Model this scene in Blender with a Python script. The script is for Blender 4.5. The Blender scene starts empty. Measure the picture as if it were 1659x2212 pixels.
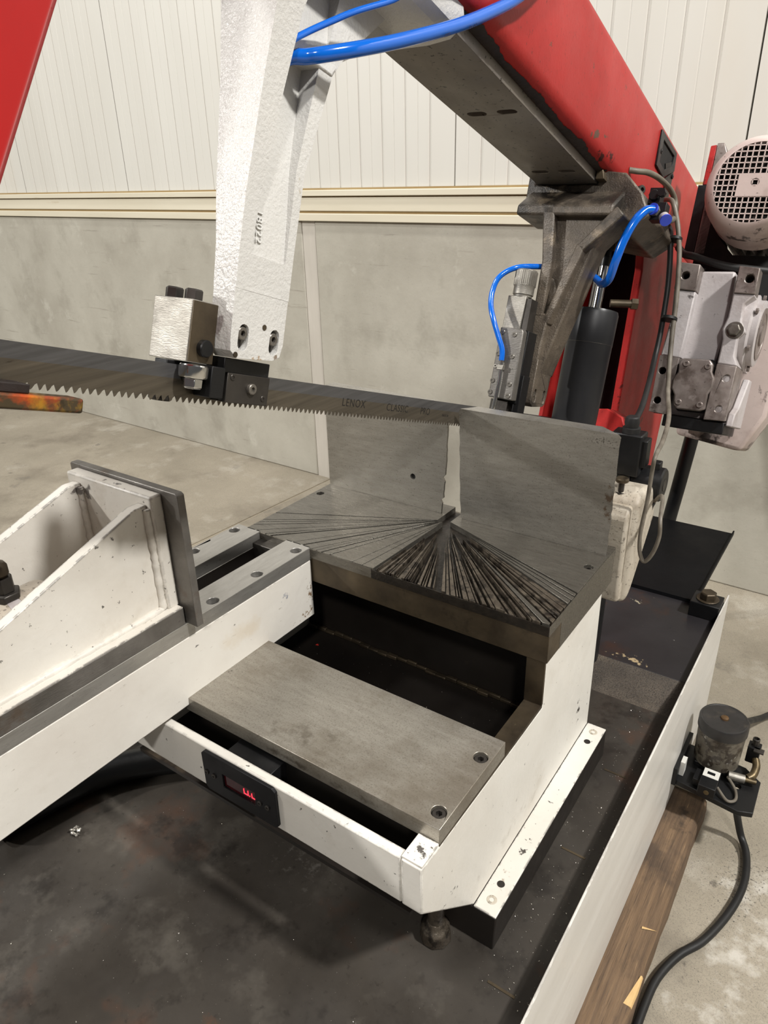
import bpy, bmesh, math, random
from mathutils import Vector, Matrix, Quaternion
from mathutils.geometry import tessellate_polygon

random.seed(7)
SC = bpy.context.scene
COL = SC.collection
PI = math.pi

# ------------------------------------------------------------------ camera
def cam_basis(yaw, pitch, roll):
    cy, sy, cp, sp = math.cos(yaw), math.sin(yaw), math.cos(pitch), math.sin(pitch)
    f = Vector((sy * cp, cy * cp, sp)); r0 = Vector((cy, -sy, 0)); u0 = r0.cross(f)
    cr, sr = math.cos(roll), math.sin(roll)
    return cr * r0 + sr * u0, -sr * r0 + cr * u0, f
r_, u_, f_ = cam_basis(-0.6161306, -0.4356823, -0.0254380)
cam = bpy.data.cameras.new('camera')
cam.sensor_fit = 'HORIZONTAL'; cam.sensor_width = 36.0
cam.lens = 1554.55 / 1659.0 * 36.0
cam.clip_start = 0.02; cam.clip_end = 100
camo = bpy.data.objects.new('camera', cam); COL.objects.link(camo)
camo.matrix_world = Matrix(((r_.x, u_.x, -f_.x, 0), (r_.y, u_.y, -f_.y, 0), (r_.z, u_.z, -f_.z, 1.5), (0, 0, 0, 1)))
SC.camera = camo

# ------------------------------------------------------------------ world, hall lamps, exposure
wd = bpy.data.worlds.new('hall_ambient'); SC.world = wd; wd.use_nodes = True
bg = wd.node_tree.nodes['Background']
bg.inputs[0].default_value = (1.0, 0.985, 0.96, 1); bg.inputs[1].default_value = 0.09
SC.view_settings.view_transform = 'Standard'; SC.view_settings.look = 'None'
SC.view_settings.exposure = 0.0; SC.view_settings.gamma = 1.0
try: SC.view_settings.use_curve_mapping = False
except Exception: pass
def lamp(name, loc, tgt, power, size, col=(1, .98, .94)):
    l = bpy.data.lights.new(name, 'AREA'); l.shape = 'DISK'; l.size = size; l.energy = power; l.color = col
    o = bpy.data.objects.new(name, l); COL.objects.link(o); o.location = loc
    d = Vector(tgt) - Vector(loc); o.rotation_euler = d.to_track_quat('-Z', 'Y').to_euler()
    return o
T0 = (-.6, .9, .9)
lamp('hall_lamp', (-9.6, -6.4, 6.6), T0, 1020, .55)
lamp('hall_lamp', (3.9, 1.1, 6.6), T0, 620, .5)
lamp('hall_lamp', (-4.2, -1.6, 7.0), T0, 200, .7)  # unseen lamp added as overhead fill
lamp('hall_lamp', (3.2, -5.0, 6.8), T0, 330, .6)

# ------------------------------------------------------------------ helpers
TH = math.radians(-18.1)
CT, ST = math.cos(TH), math.sin(TH)
def bw(p):                       # frame of the raised saw bow (X, s along blade, t up) -> world
    X, s, t = p
    return (X, s * CT - t * ST, s * ST + t * CT)
NV = Vector((0, -ST, CT)); DV = Vector((0, CT, ST)); XV = Vector((1, 0, 0)); YV = Vector((0, 1, 0)); ZV = Vector((0, 0, 1))
BASE = {}

def frame_of(d):
    d = d.normalized(); a = Vector((0, 0, 1)) if abs(d.z) < .9 else Vector((1, 0, 0))
    u = d.cross(a).normalized(); return u, d.cross(u)

class MB:
    def __init__(s, bow=False): s.v = []; s.f = []; s.bow = bow
    def add(s, vs, fs):
        b = len(s.v); s.v += [tuple(v) for v in vs]; s.f += [tuple(b + i for i in f) for f in fs]; return s
    def box(s, x0, x1, y0, y1, z0, z1):
        return s.add([(x, y, z) for z in (z0, z1) for y in (y0, y1) for x in (x0, x1)],
                     [(0, 2, 3, 1), (4, 5, 7, 6), (0, 1, 5, 4), (2, 6, 7, 3), (0, 4, 6, 2), (1, 3, 7, 5)])
    def loft(s, rings, cap=True):
        n = len(rings[0]); vs = [p for r in rings for p in r]; fs = []
        for k in range(len(rings) - 1):
            for i in range(n):
                j = (i + 1) % n; fs.append((k * n + i, k * n + j, (k + 1) * n + j, (k + 1) * n + i))
        if cap: fs.append(tuple(range(n - 1, -1, -1))); fs.append(tuple((len(rings) - 1) * n + i for i in range(n)))
        return s.add(vs, fs)
    def prism(s, poly, ax, a, b, holes=(), poly2=None):
        def P(u, v, w): return (w, u, v) if ax == 'x' else (u, w, v) if ax == 'y' else (u, v, w)
        if not holes:
            q = poly2 or poly
            return s.loft([[P(u, v, a) for u, v in poly], [P(u, v, b) for u, v in q]])
        loops = [list(poly)] + [list(h) for h in holes]
        flat = [p for l in loops for p in l]; n = len(flat)
        tri = tessellate_polygon([[Vector((u, v, 0)) for u, v in l] for l in loops])
        vs = [P(u, v, a) for u, v in flat] + [P(u, v, b) for u, v in flat]
        fs = [tuple(t) for t in tri] + [tuple(n + i for i in reversed(t)) for t in tri]
        o = 0
        for l in loops:
            m = len(l)
            for i in range(m):
                j = (i + 1) % m; fs.append((o + i, o + j, n + o + j, n + o + i))
            o += m
        return s.add(vs, fs)
    def lathe(s, p, d, prof, n=28, cap=True):
        p = Vector(p); d = Vector(d).normalized(); u, w = frame_of(d); rings = []
        for h, r in prof:
            rings.append([p + d * h + (u * math.cos(2 * PI * i / n) + w * math.sin(2 * PI * i / n)) * max(r, 1e-5) for i in range(n)])
        return s.loft(rings, cap)
    def cyl(s, p0, p1, r0, r1=None, n=24):
        p0 = Vector(p0); p1 = Vector(p1); d = p1 - p0
        return s.lathe(p0, d, [(0, r0), (d.length, r0 if r1 is None else r1)], n)
    def tube(s, pts, r, n=12, sub=8):
        P = [Vector(p) for p in pts]; Q = []
        for i in range(len(P) - 1):
            a = P[max(i - 1, 0)]; b = P[i]; c = P[i + 1]; d = P[min(i + 2, len(P) - 1)]
            for k in range(sub):
                t = k / sub
                Q.append((.5 * ((2 * b) + (c - a) * t + (2 * a - 5 * b + 4 * c - d) * t * t + (3 * b - a - 3 * c + d) * t ** 3), i + t))
        Q.append((P[-1], len(P) - 1.0))
        u = None; rings = []
        for i, (q, par) in enumerate(Q):
            d = (Q[min(i + 1, len(Q) - 1)][0] - Q[max(i - 1, 0)][0]).normalized()
            if u is None: u, _ = frame_of(d)
            u = (u - d * u.dot(d)).normalized(); w = d.cross(u)
            if isinstance(r, (list, tuple)):
                k = min(int(par), len(r) - 2); rr = r[k] + (r[k + 1] - r[k]) * (par - k)
            else: rr = r
            rings.append([q + (u * math.cos(2 * PI * j / n) + w * math.sin(2 * PI * j / n)) * rr for j in range(n)])
        return s.loft(rings)
    def build(s, name, mat, parent=None, bevel=0, loc=None, smooth=32, seg=2, bmat=None):
        vs = [bw(v) for v in s.v] if s.bow else [tuple(v) for v in s.v]
        if parent is not None: base = BASE[parent.name]
        else:
            if loc is None:
                xs = [v[0] for v in vs]; ys = [v[1] for v in vs]; zs = [v[2] for v in vs]
                loc = ((min(xs) + max(xs)) / 2, (min(ys) + max(ys)) / 2, min(zs))
            base = Vector(loc)
        me = bpy.data.meshes.new(name)
        me.from_pydata([(v[0] - base[0], v[1] - base[1], v[2] - base[2]) for v in vs], [], s.f)
        bm = bmesh.new(); bm.from_mesh(me); bmesh.ops.recalc_face_normals(bm, faces=bm.faces); bm.to_mesh(me); bm.free()
        for p in me.polygons: p.use_smooth = True
        me.set_sharp_from_angle(angle=math.radians(smooth))
        me.materials.append(mat)
        o = bpy.data.objects.new(name, me); COL.objects.link(o)
        if parent is not None: o.parent = parent
        else: o.location = base
        BASE[o.name] = Vector(base)
        if bevel:
            m = o.modifiers.new('bevel', 'BEVEL'); m.width = bevel; m.segments = seg; m.limit_method = 'ANGLE'; m.angle_limit = math.radians(38)
        return o

def thing(name, label, cat, loc, group=None):
    o = bpy.data.objects.new(name, None); COL.objects.link(o); o.location = loc; o.empty_display_size = .02
    BASE[o.name] = Vector(loc); o['label'] = label; o['category'] = cat
    if group: o['group'] = group
    return o
def tag(o, label, cat, group=None, kind=None):
    o['label'] = label; o['category'] = cat
    if group: o['group'] = group
    if kind: o['kind'] = kind
    return o
def ngon(c, r, n, rot=0): return [(c[0] + r * math.cos(rot + 2 * PI * i / n), c[1] + r * math.sin(rot + 2 * PI * i / n)) for i in range(n)]
def stadium(c, hx, hy, n=8):
    out = []
    if hx >= hy:
        for i in range(n + 1): a = -PI / 2 + PI * i / n; out.append((c[0] + hx - hy + hy * math.cos(a), c[1] + hy * math.sin(a)))
        for i in range(n + 1): a = PI / 2 + PI * i / n; out.append((c[0] - hx + hy + hy * math.cos(a), c[1] + hy * math.sin(a)))
    else:
        for i in range(n + 1): a = PI * i / n; out.append((c[0] + hx * math.cos(a), c[1] + hy - hx + hx * math.sin(a)))
        for i in range(n + 1): a = PI + PI * i / n; out.append((c[0] + hx * math.cos(a), c[1] - hy + hx + hx * math.sin(a)))
    return out

# ------------------------------------------------------------------ materials
def lin(r, g, b):
    return tuple((c / 255 / 12.92 if c / 255 <= .04045 else ((c / 255 + .055) / 1.055) ** 2.4) for c in (r, g, b)) + (1,)
def pmat(name, c1, c2=None, scale=6, stretch=(1, 1, 1), metal=0, rough=.5, rvar=.1, bump=0, bscale=80, bstretch=None, spots=(), wear=None, coat=0, contrast=(.3, .7), detail=6, spec=None, patches=()):
    m = bpy.data.materials.new(name); m.use_nodes = True; nt = m.node_tree; N = nt.nodes; Lk = nt.links
    bs = N['Principled BSDF']
    tc = N.new('ShaderNodeTexCoord')
    def mapped(st):
        mp = N.new('ShaderNodeMapping'); mp.inputs['Scale'].default_value = st; Lk.new(tc.outputs['Object'], mp.inputs[0]); return mp.outputs[0]
    def noise(vec, sc, det=6, ro=.6):
        n = N.new('ShaderNodeTexNoise'); n.inputs['Scale'].default_value = sc; n.inputs['Detail'].default_value = det; n.inputs['Roughness'].default_value = ro
        Lk.new(vec, n.inputs['Vector']); return n.outputs['Fac']
    def ramp(fac, a, b, c0=(0, 0, 0, 1), c1_=(1, 1, 1, 1)):
        r = N.new('ShaderNodeValToRGB'); r.color_ramp.elements[0].position = a; r.color_ramp.elements[1].position = b
        r.color_ramp.elements[0].color = c0; r.color_ramp.elements[1].color = c1_; Lk.new(fac, r.inputs[0]); return r.outputs[0]
    def mix(fac, a, b):
        x = N.new('ShaderNodeMix'); x.data_type = 'RGBA'
        if isinstance(fac, float): x.inputs[0].default_value = fac
        else: Lk.new(fac, x.inputs[0])
        for sock, val in ((x.inputs[6], a), (x.inputs[7], b)):
            if isinstance(val, tuple): sock.default_value = val
            else: Lk.new(val, sock)
        return x.outputs[2]
    base = mapped(stretch)
    nf = noise(base, scale, detail)
    col = ramp(nf, contrast[0], contrast[1], c1, c2 or c1)
    for sp in spots:
        c, sc, th, soft, stg = sp[:5]; st = sp[5] if len(sp) > 5 else (1, 1, 1)
        f = ramp(noise(mapped(st), sc, 5, .65), th, th + soft)
        mu = N.new('ShaderNodeMath'); mu.operation = 'MULTIPLY'; Lk.new(f, mu.inputs[0]); mu.inputs[1].default_value = stg
        col = mix(mu.outputs[0], col, c)
    if patches:
        gp_ = N.new('ShaderNodeNewGeometry')
        for (pc, pr, c, sc, th, soft, stg) in patches:
            su = N.new('ShaderNodeVectorMath'); su.operation = 'SUBTRACT'; Lk.new(gp_.outputs['Position'], su.inputs[0]); su.inputs[1].default_value = pc
            dv = N.new('ShaderNodeVectorMath'); dv.operation = 'DIVIDE'; Lk.new(su.outputs[0], dv.inputs[0]); dv.inputs[1].default_value = pr
            ln = N.new('ShaderNodeVectorMath'); ln.operation = 'LENGTH'; Lk.new(dv.outputs[0], ln.inputs[0])
            mr = N.new('ShaderNodeMapRange'); mr.inputs['From Min'].default_value = 0; mr.inputs['From Max'].default_value = 1; mr.inputs['To Min'].default_value = 0; mr.inputs['To Max'].default_value = -.4
            Lk.new(ln.outputs['Value'], mr.inputs['Value'])
            ad = N.new('ShaderNodeMath'); ad.operation = 'ADD'; Lk.new(noise(gp_.outputs['Position'], sc, 5, .65), ad.inputs[0]); Lk.new(mr.outputs[0], ad.inputs[1])
            f = ramp(ad.outputs[0], th, th + soft)
            mu = N.new('ShaderNodeMath'); mu.operation = 'MULTIPLY'; Lk.new(f, mu.inputs[0]); mu.inputs[1].default_value = stg
            col = mix(mu.outputs[0], col, c)
    if wear:
        wc, wid, amt = wear
        bv = N.new('ShaderNodeBevel'); bv.samples = 4; bv.inputs['Radius'].default_value = wid
        ge = N.new('ShaderNodeNewGeometry')
        dp = N.new('ShaderNodeVectorMath'); dp.operation = 'DOT_PRODUCT'; Lk.new(bv.outputs[0], dp.inputs[0]); Lk.new(ge.outputs['Normal'], dp.inputs[1])
        e = ramp(dp.outputs['Value'], .90, .995, (1, 1, 1, 1), (0, 0, 0, 1))
        nn = ramp(noise(base, 45, 5, .7), amt, amt + .06)
        mu = N.new('ShaderNodeMath'); mu.operation = 'MULTIPLY'; Lk.new(e, mu.inputs[0]); Lk.new(nn, mu.inputs[1])
        col = mix(mu.outputs[0], col, wc)
    Lk.new(col, bs.inputs['Base Color'])
    bs.inputs['Metallic'].default_value = metal
    rr = N.new('ShaderNodeMapRange'); rr.inputs['To Min'].default_value = max(rough - rvar, .03); rr.inputs['To Max'].default_value = min(rough + rvar, 1)
    rr.inputs['From Min'].default_value = .3; rr.inputs['From Max'].default_value = .7
    Lk.new(noise(base, scale * 2.3, 4), rr.inputs['Value']); Lk.new(rr.outputs[0], bs.inputs['Roughness'])
    if coat: bs.inputs['Coat Weight'].default_value = coat; bs.inputs['Coat Roughness'].default_value = .12
    if spec is not None: bs.inputs['Specular IOR Level'].default_value = spec
    if bump:
        b = N.new('ShaderNodeBump'); b.inputs['Strength'].default_value = 1.0; b.inputs['Distance'].default_value = bump
        Lk.new(noise(mapped(bstretch or (1, 1, 1)), bscale, 4), b.inputs['Height']); Lk.new(b.outputs[0], bs.inputs['Normal'])
    return m
def emat(name, c, s):
    m = bpy.data.materials.new(name); m.use_nodes = True; b = m.node_tree.nodes['Principled BSDF']
    b.inputs['Base Color'].default_value = (0.02, 0, 0, 1); b.inputs['Emission Color'].default_value = c; b.inputs['Emission Strength'].default_value = s
    return m

GRIME = lin(46, 40, 36)
M = {}
M['white'] = pmat('white_paint', lin(214, 210, 202), lin(200, 194, 184), 5, rough=.40, bump=.0007, bscale=60,
                  spots=((lin(160, 147, 126), 7, .60, .16, .4), (GRIME, 60, .70, .02, .85), (lin(120, 106, 88), 16, .68, .05, .4)), wear=(GRIME, .004, .50))
M['white_body'] = pmat('white_casting_paint', lin(216, 213, 206), lin(204, 199, 190), 5, rough=.40, bump=.0006, bscale=50,
                  spots=((lin(168, 156, 138), 7, .60, .16, .35), (GRIME, 90, .672, .02, .85)), wear=(GRIME, .004, .50),
                  patches=(((-.328, 1.09, .575), (.05, .05, .07), GRIME, 60, .44, .05, .95), ((-.31, .83, .4917), (.03, .10, .03), GRIME, 70, .50, .04, .95), ((-.31, .95, .4917), (.03, .16, .03), GRIME, 110, .55, .03, .9),
                           ((-.31, .74, .4917), (.03, .08, .03), lin(120, 100, 70), 60, .46, .08, .7), ((-.329, .60, .60), (.02, .07, .05), GRIME, 55, .50, .04, .9), ((-.33, .57, .58), (.02, .05, .03), GRIME, 90, .46, .04, .9),
                           ((-.345, .545, .7262), (.03, .035, .02), GRIME, 90, .42, .05, .9), ((-.3286, .80, .53), (.02, .30, .05), lin(150, 140, 126), 30, .44, .15, .5), ((-.37, .525, .66), (.05, .02, .03), GRIME, 70, .52, .04, .9)))
M['white_arm'] = pmat('white_arm_paint', lin(214, 210, 202), lin(202, 196, 187), 5, rough=.40, bump=.0006, bscale=50,
                  spots=((lin(170, 158, 140), 7, .60, .16, .35), (GRIME, 70, .71, .02, .8, (1, .35, 1)), (lin(120, 106, 90), 120, .66, .03, .4, (1, .3, 1))), wear=(GRIME, .003, .55),
                  patches=(((-.797, .875, .78), (.03, .03, .08), lin(108, 80, 50), 90, .42, .06, .9), ((-.797, .89, .79), (.03, .025, .12), lin(60, 48, 38), 50, .42, .10, .9), ((-.797, .86, .745), (.03, .06, .025), lin(120, 92, 58), 110, .44, .05, .85),
                           ((-.797, .81, .815), (.03, .05, .03), lin(96, 104, 124), 130, .48, .05, .7), ((-.797, .70, .80), (.03, .25, .06), lin(196, 182, 160), 9, .45, .15, .5)))
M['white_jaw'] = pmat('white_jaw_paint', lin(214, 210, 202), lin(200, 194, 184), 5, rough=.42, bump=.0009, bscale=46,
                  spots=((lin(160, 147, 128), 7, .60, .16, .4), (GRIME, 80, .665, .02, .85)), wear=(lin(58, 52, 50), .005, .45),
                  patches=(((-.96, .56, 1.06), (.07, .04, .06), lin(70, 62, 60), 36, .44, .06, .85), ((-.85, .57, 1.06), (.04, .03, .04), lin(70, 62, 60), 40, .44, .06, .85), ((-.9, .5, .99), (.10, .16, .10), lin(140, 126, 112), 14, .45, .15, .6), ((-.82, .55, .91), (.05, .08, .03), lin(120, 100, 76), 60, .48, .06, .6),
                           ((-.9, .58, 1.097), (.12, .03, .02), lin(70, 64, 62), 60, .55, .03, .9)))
M['white_clean'] = pmat('white_sheet_paint', lin(212, 209, 203), lin(198, 194, 187), 4, stretch=(1, .25, 2), rough=.38, bump=.0002, bscale=30,
                  spots=((lin(165, 158, 148), 9, .60, .14, .35, (1, .2, 3)),), wear=(lin(70, 60, 50), .003, .48))
M['white_cast'] = pmat('white_cast_paint', lin(200, 198, 194), lin(188, 186, 182), 6, rough=.22, rvar=.05, bump=.0012, bscale=200, spec=.4,
                  spots=((lin(165, 145, 105), 9, .68, .08, .4), (GRIME, 60, .73, .02, .8)),
                  patches=((bw((-.60, .16, 1.43)), (.03, .05, .02), lin(140, 108, 62), 60, .44, .08, .8), (bw((-.62, .117, 1.46)), (.02, .02, .06), lin(128, 118, 116), 30, .40, .06, .85), (bw((-.60, .19, 1.436)), (.02, .03, .02), lin(96, 72, 44), 90, .44, .06, .8), (bw((-.6, .205, 1.62)), (.02, .015, .2), lin(150, 134, 104), 60, .46, .08, .5)))
M['cast_number'] = pmat('white_raised_number', lin(214, 213, 210), lin(190, 188, 184), 9, rough=.4)
M['steel'] = pmat('machined_steel', lin(150, 147, 141), lin(120, 116, 109), 7, stretch=(1, 6, 6), metal=.85, rough=.40, rvar=.08, bump=.00012, bscale=60, bstretch=(1, 14, 14),
                  spots=((lin(62, 56, 50), 110, .70, .03, .7), (lin(104, 92, 76), 6, .60, .2, .5)))
M['fence'] = pmat('fence_steel', lin(166, 162, 154), lin(138, 134, 126), 30, stretch=(1, 1, 4), metal=.72, rough=.33, rvar=.07, bump=.00014, bscale=120, bstretch=(1, 1, 6), contrast=(.2, .8),
                  spots=((lin(48, 42, 36), 360, .59, .06, .6), (lin(44, 38, 32), 150, .66, .04, .6), (lin(128, 102, 72), 5, .60, .16, .45), (lin(120, 114, 104), 45, .58, .12, .4, (1, 1, 9)), (lin(110, 104, 96), 60, .66, .04, .4, (9, 1, 1))),
                  patches=(((-.33, 1.14, 1.0), (.05, .05, .14), lin(96, 70, 46), 60, .46, .08, .7), ((-.36, 1.14, 1.09), (.12, .05, .04), lin(44, 37, 31), 300, .50, .05, .8), ((-.64, 1.14, 1.0), (.03, .05, .14), lin(70, 60, 50), 50, .42, .12, .6)))
M['table'] = pmat('table_steel', lin(118, 114, 106), lin(94, 90, 83), 26, stretch=(1, 7, 5), metal=.72, rough=.30, rvar=.07, bump=.00012, bscale=80, bstretch=(1, 14, 8), contrast=(.2, .8),
                  spots=((lin(66, 58, 50), 22, .58, .14, .5, (1, 6, 5)), (lin(54, 48, 42), 260, .64, .03, .6), (lin(144, 139, 130), 9, .62, .16, .35)))
M['plate'] = pmat('support_plate_steel', lin(172, 167, 157), lin(144, 138, 128), 26, stretch=(1, 5, 5), metal=.68, rough=.34, rvar=.07, bump=.00012, bscale=70, bstretch=(1, 12, 8), contrast=(.2, .8),
                  spots=((lin(92, 83, 70), 420, .52, .12, .40), (lin(112, 101, 85), 7, .49, .2, .55), (lin(84, 74, 60), 70, .70, .05, .35), (lin(60, 52, 44), 90, .66, .04, .3, (1, 6, 6))),
                  patches=(((-.60, .60, .745), (.30, .10, .05), lin(86, 76, 62), 30, .46, .14, .5), ((-.57, .569, .732), (.3, .01, .02), lin(70, 58, 44), 24, .40, .12, .7), ((-.79, .66, .749), (.05, .05, .02), lin(60, 54, 48), 120, .52, .03, .7)))
M['ridge'] = pmat('oily_cut_steel', lin(64, 56, 48), lin(104, 95, 83), 34, metal=.5, rough=.36, rvar=.14, bump=.0007, bscale=200,
                  spots=((lin(26, 22, 19), 50, .50, .1, .8), (lin(170, 162, 150), 330, .70, .03, .7)))
M['groove'] = pmat('oily_groove', lin(24, 21, 18), lin(46, 40, 34), 60, metal=.4, rough=.35, bump=.0006, bscale=200)
M['brownsteel'] = pmat('oiled_brown_steel', lin(98, 86, 68), lin(62, 54, 44), 12, metal=.6, rough=.42, bump=.0002, bscale=120,
                  spots=((lin(34, 29, 25), 16, .56, .12, .7), (lin(150, 134, 106), 30, .70, .06, .5)))
M['rail'] = pmat('ground_rail_steel', lin(172, 169, 164), lin(148, 145, 139), 26, stretch=(6, 1, 6), metal=.68, rough=.33, rvar=.07, bump=.00012, bscale=60, bstretch=(14, 1, 8), contrast=(.2, .8),
                  spots=((lin(70, 64, 58), 40, .68, .05, .5, (.25, 3, 1)), (lin(92, 80, 68), 9, .64, .1, .5)))
M['darksteel'] = pmat('dark_steel', lin(78, 74, 70), lin(52, 49, 46), 12, metal=.7, rough=.42, bump=.0002, bscale=150)
M['knurl'] = pmat('milled_jaw_steel', lin(122, 118, 113), lin(92, 88, 83), 16, metal=.5, rough=.42, bump=.0004, bscale=110, bstretch=(1, 1, 5),
                  spots=((lin(90, 70, 52), 12, .60, .1, .5), (lin(50, 45, 40), 60, .66, .05, .6)))
M['brightsteel'] = pmat('bright_milled_steel', lin(168, 164, 156), lin(128, 123, 115), 18, metal=.75, rough=.46, bump=.0003, bscale=150, bstretch=(1, 1, 6),
                  spots=((lin(92, 84, 74), 14, .54, .18, .55), (lin(214, 211, 204), 20, .62, .12, .5)))
M['chrome'] = pmat('chrome', lin(225, 225, 225), lin(200, 200, 200), 10, metal=1, rough=.14, rvar=.05)
M['screwsteel'] = pmat('worn_screw_steel', lin(128, 123, 116), lin(92, 87, 80), 60, metal=.6, rough=.35)
M['bladesteel'] = pmat('blade_steel', lin(108, 100, 88), lin(80, 74, 65), 8, stretch=(1, .6, 18), metal=.6, rough=.36, bump=.00005, bscale=60,
                  spots=((lin(50, 40, 32), 40, .66, .06, .5, (1, .6, 4)),))
M['bladetop'] = pmat('blade_back_steel', lin(104, 103, 104), lin(84, 83, 83), 8, stretch=(1, .6, 18), metal=.6, rough=.36)
M['etch'] = pmat('etched_lettering', lin(16, 13, 11), lin(22, 18, 15), 40, rough=.6)
M['railplate'] = pmat('beam_rail_steel', lin(126, 119, 109), lin(108, 102, 96), 4, stretch=(2, 1, 1), metal=.5, rough=.44, bump=.0001, bscale=60,
                  spots=((lin(26, 24, 22), 130, .625, .02, .9), (lin(100, 100, 116), 4, .58, .2, .4)))
M['red'] = pmat('red_paint', lin(170, 47, 45), lin(152, 38, 36), 4, rough=.40, rvar=.07, bump=.0003, bscale=160, spec=.15,
                  spots=((lin(74, 56, 48), 22, .68, .02, .9), (lin(128, 34, 32), 5, .57, .2, .5), (lin(56, 34, 30), 140, .645, .02, .8, (1, 2.5, 1))), wear=(lin(52, 40, 36), .006, .52),
                  patches=((bw((-.54, .93, 1.948)), (.03, .09, .016), lin(84, 68, 56), 30, .36, .03, .95), (bw((-.54, .66, 1.985)), (.03, .025, .02), lin(84, 68, 56), 70, .44, .03, .95), (bw((-.54, 1.0, 1.93)), (.03, .16, .03), lin(40, 28, 26), 40, .40, .06, .9), (bw((-.54, 1.46, 1.45)), (.04, .06, .3), lin(50, 28, 26), 60, .48, .06, .8)))
M['red_clean'] = pmat('red_guard_paint', lin(164, 28, 28), lin(150, 22, 22), 3, rough=.35, spec=.3, wear=(lin(170, 150, 150), .004, .3))
M['redgrime'] = pmat('black_grease', lin(28, 22, 22), lin(44, 34, 32), 25, rough=.5, bump=.0006, bscale=110)
M['castdark'] = pmat('oily_cast_iron', lin(116, 105, 92), lin(54, 48, 43), 11, metal=.2, rough=.38, rvar=.12, bump=.0012, bscale=300,
                  spots=((lin(28, 25, 22), 8, .50, .12, .85), (lin(172, 154, 130), 10, .60, .12, .6), (lin(186, 178, 166), 330, .70, .03, .6)))
M['black'] = pmat('black_paint', lin(22, 22, 23), lin(15, 15, 16), 6, rough=.40, bump=.0002, bscale=140, spec=.35)
M['blackcyl'] = pmat('satin_black_barrel', lin(34, 34, 36), lin(26, 26, 28), 5, rough=.42, spec=.35)
M['blackrub'] = pmat('black_rubber', lin(24, 24, 25), lin(36, 35, 34), 10, rough=.5, spec=.35)
M['void'] = pmat('dark_interior', lin(14, 13, 13), lin(20, 19, 18), 10, rough=.8)  # near-black colour stands in for the shade inside openings and holes
M['tray'] = pmat('oily_black_tray', lin(46, 42, 38), lin(70, 65, 59), 3.6, rough=.42, spec=.35, rvar=.16, bump=.0004, bscale=40, detail=8,
                  spots=((lin(82, 54, 38), 4, .53, .12, .6), (lin(104, 99, 91), 6, .55, .2, .5), (lin(28, 24, 21), 9, .57, .1, .65), (lin(30, 26, 23), 60, .60, .08, .4), (lin(160, 154, 144), 300, .70, .02, .6)),
                  patches=(((-.62, .62, .4245), (.16, .10, .05), lin(104, 100, 94), 60, .44, .14, .5), ((-.5, .35, .4245), (.3, .12, .05), lin(86, 56, 38), 18, .46, .10, .6)))
M['traysl'] = pmat('mesh_pattern_tray', lin(52, 46, 41), lin(92, 83, 73), 9, rough=.55, bump=.0012, bscale=340,
                  spots=((lin(124, 110, 92), 6, .56, .16, .6), (lin(34, 30, 27), 300, .50, .08, .6)))
M['trayrear'] = pmat('oily_rear_tray', lin(32, 30, 32), lin(44, 42, 44), 4, spec=.35, rough=.38, rvar=.1, bump=.0002, bscale=50,
                  spots=((lin(60, 40, 30), 6, .55, .12, .6), (lin(150, 145, 138), 90, .73, .02, .6)),
                  patches=(((-.335, 1.47, .452), (.11, .035, .02), lin(176, 156, 122), 60, .42, .06, .85), ((-.40, 1.73, .452), (.05, .04, .02), lin(170, 160, 136), 90, .48, .04, .7), ((-.27, 1.60, .452), (.05, .08, .02), lin(150, 146, 142), 120, .56, .03, .7)))
M['chute'] = pmat('gloss_black_sheet', lin(8, 8, 10), lin(12, 12, 14), 5, rough=.5, spec=.12, spots=((lin(120, 110, 105), 40, .72, .03, .35, (1, 3, 1)),))
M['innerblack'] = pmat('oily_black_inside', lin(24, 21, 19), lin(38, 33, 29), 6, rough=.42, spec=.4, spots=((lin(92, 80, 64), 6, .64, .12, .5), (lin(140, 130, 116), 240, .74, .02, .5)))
M['panel'] = pmat('cream_cladding', lin(208, 206, 199), lin(201, 198, 190), 1.2, stretch=(1, 1, .25), rough=.42, spots=((lin(196, 186, 168), 1.0, .60, .15, .35, (1, 1, .3)),))
M['trim'] = pmat('cream_trim', lin(214, 207, 188), lin(203, 195, 174), 3, stretch=(.3, 1, 3), rough=.45, spots=((lin(158, 132, 88), 7, .62, .1, .5, (.3, 1, 4)),))
M['gap'] = pmat('brown_trim_gap', lin(136, 110, 66), lin(160, 138, 96), 6, stretch=(.3, 1, 1), rough=.7)  # brown backing between the trim boards
M['concrete'] = pmat('precast_concrete', lin(178, 174, 162), lin(154, 149, 137), 2.2, rough=.75, bump=.0012, bscale=26, detail=9,
                  spots=((lin(134, 129, 117), 3.2, .53, .16, .55), (lin(124, 117, 105), 8, .62, .06, .45, (.3, 1, 5)), (lin(104, 98, 88), 120, .62, .06, .4), (lin(196, 193, 182), 5, .60, .1, .4)))
M['joint'] = pmat('grey_joint', lin(192, 186, 176), lin(172, 166, 156), 8, stretch=(1, 1, .2), rough=.7)
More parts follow.
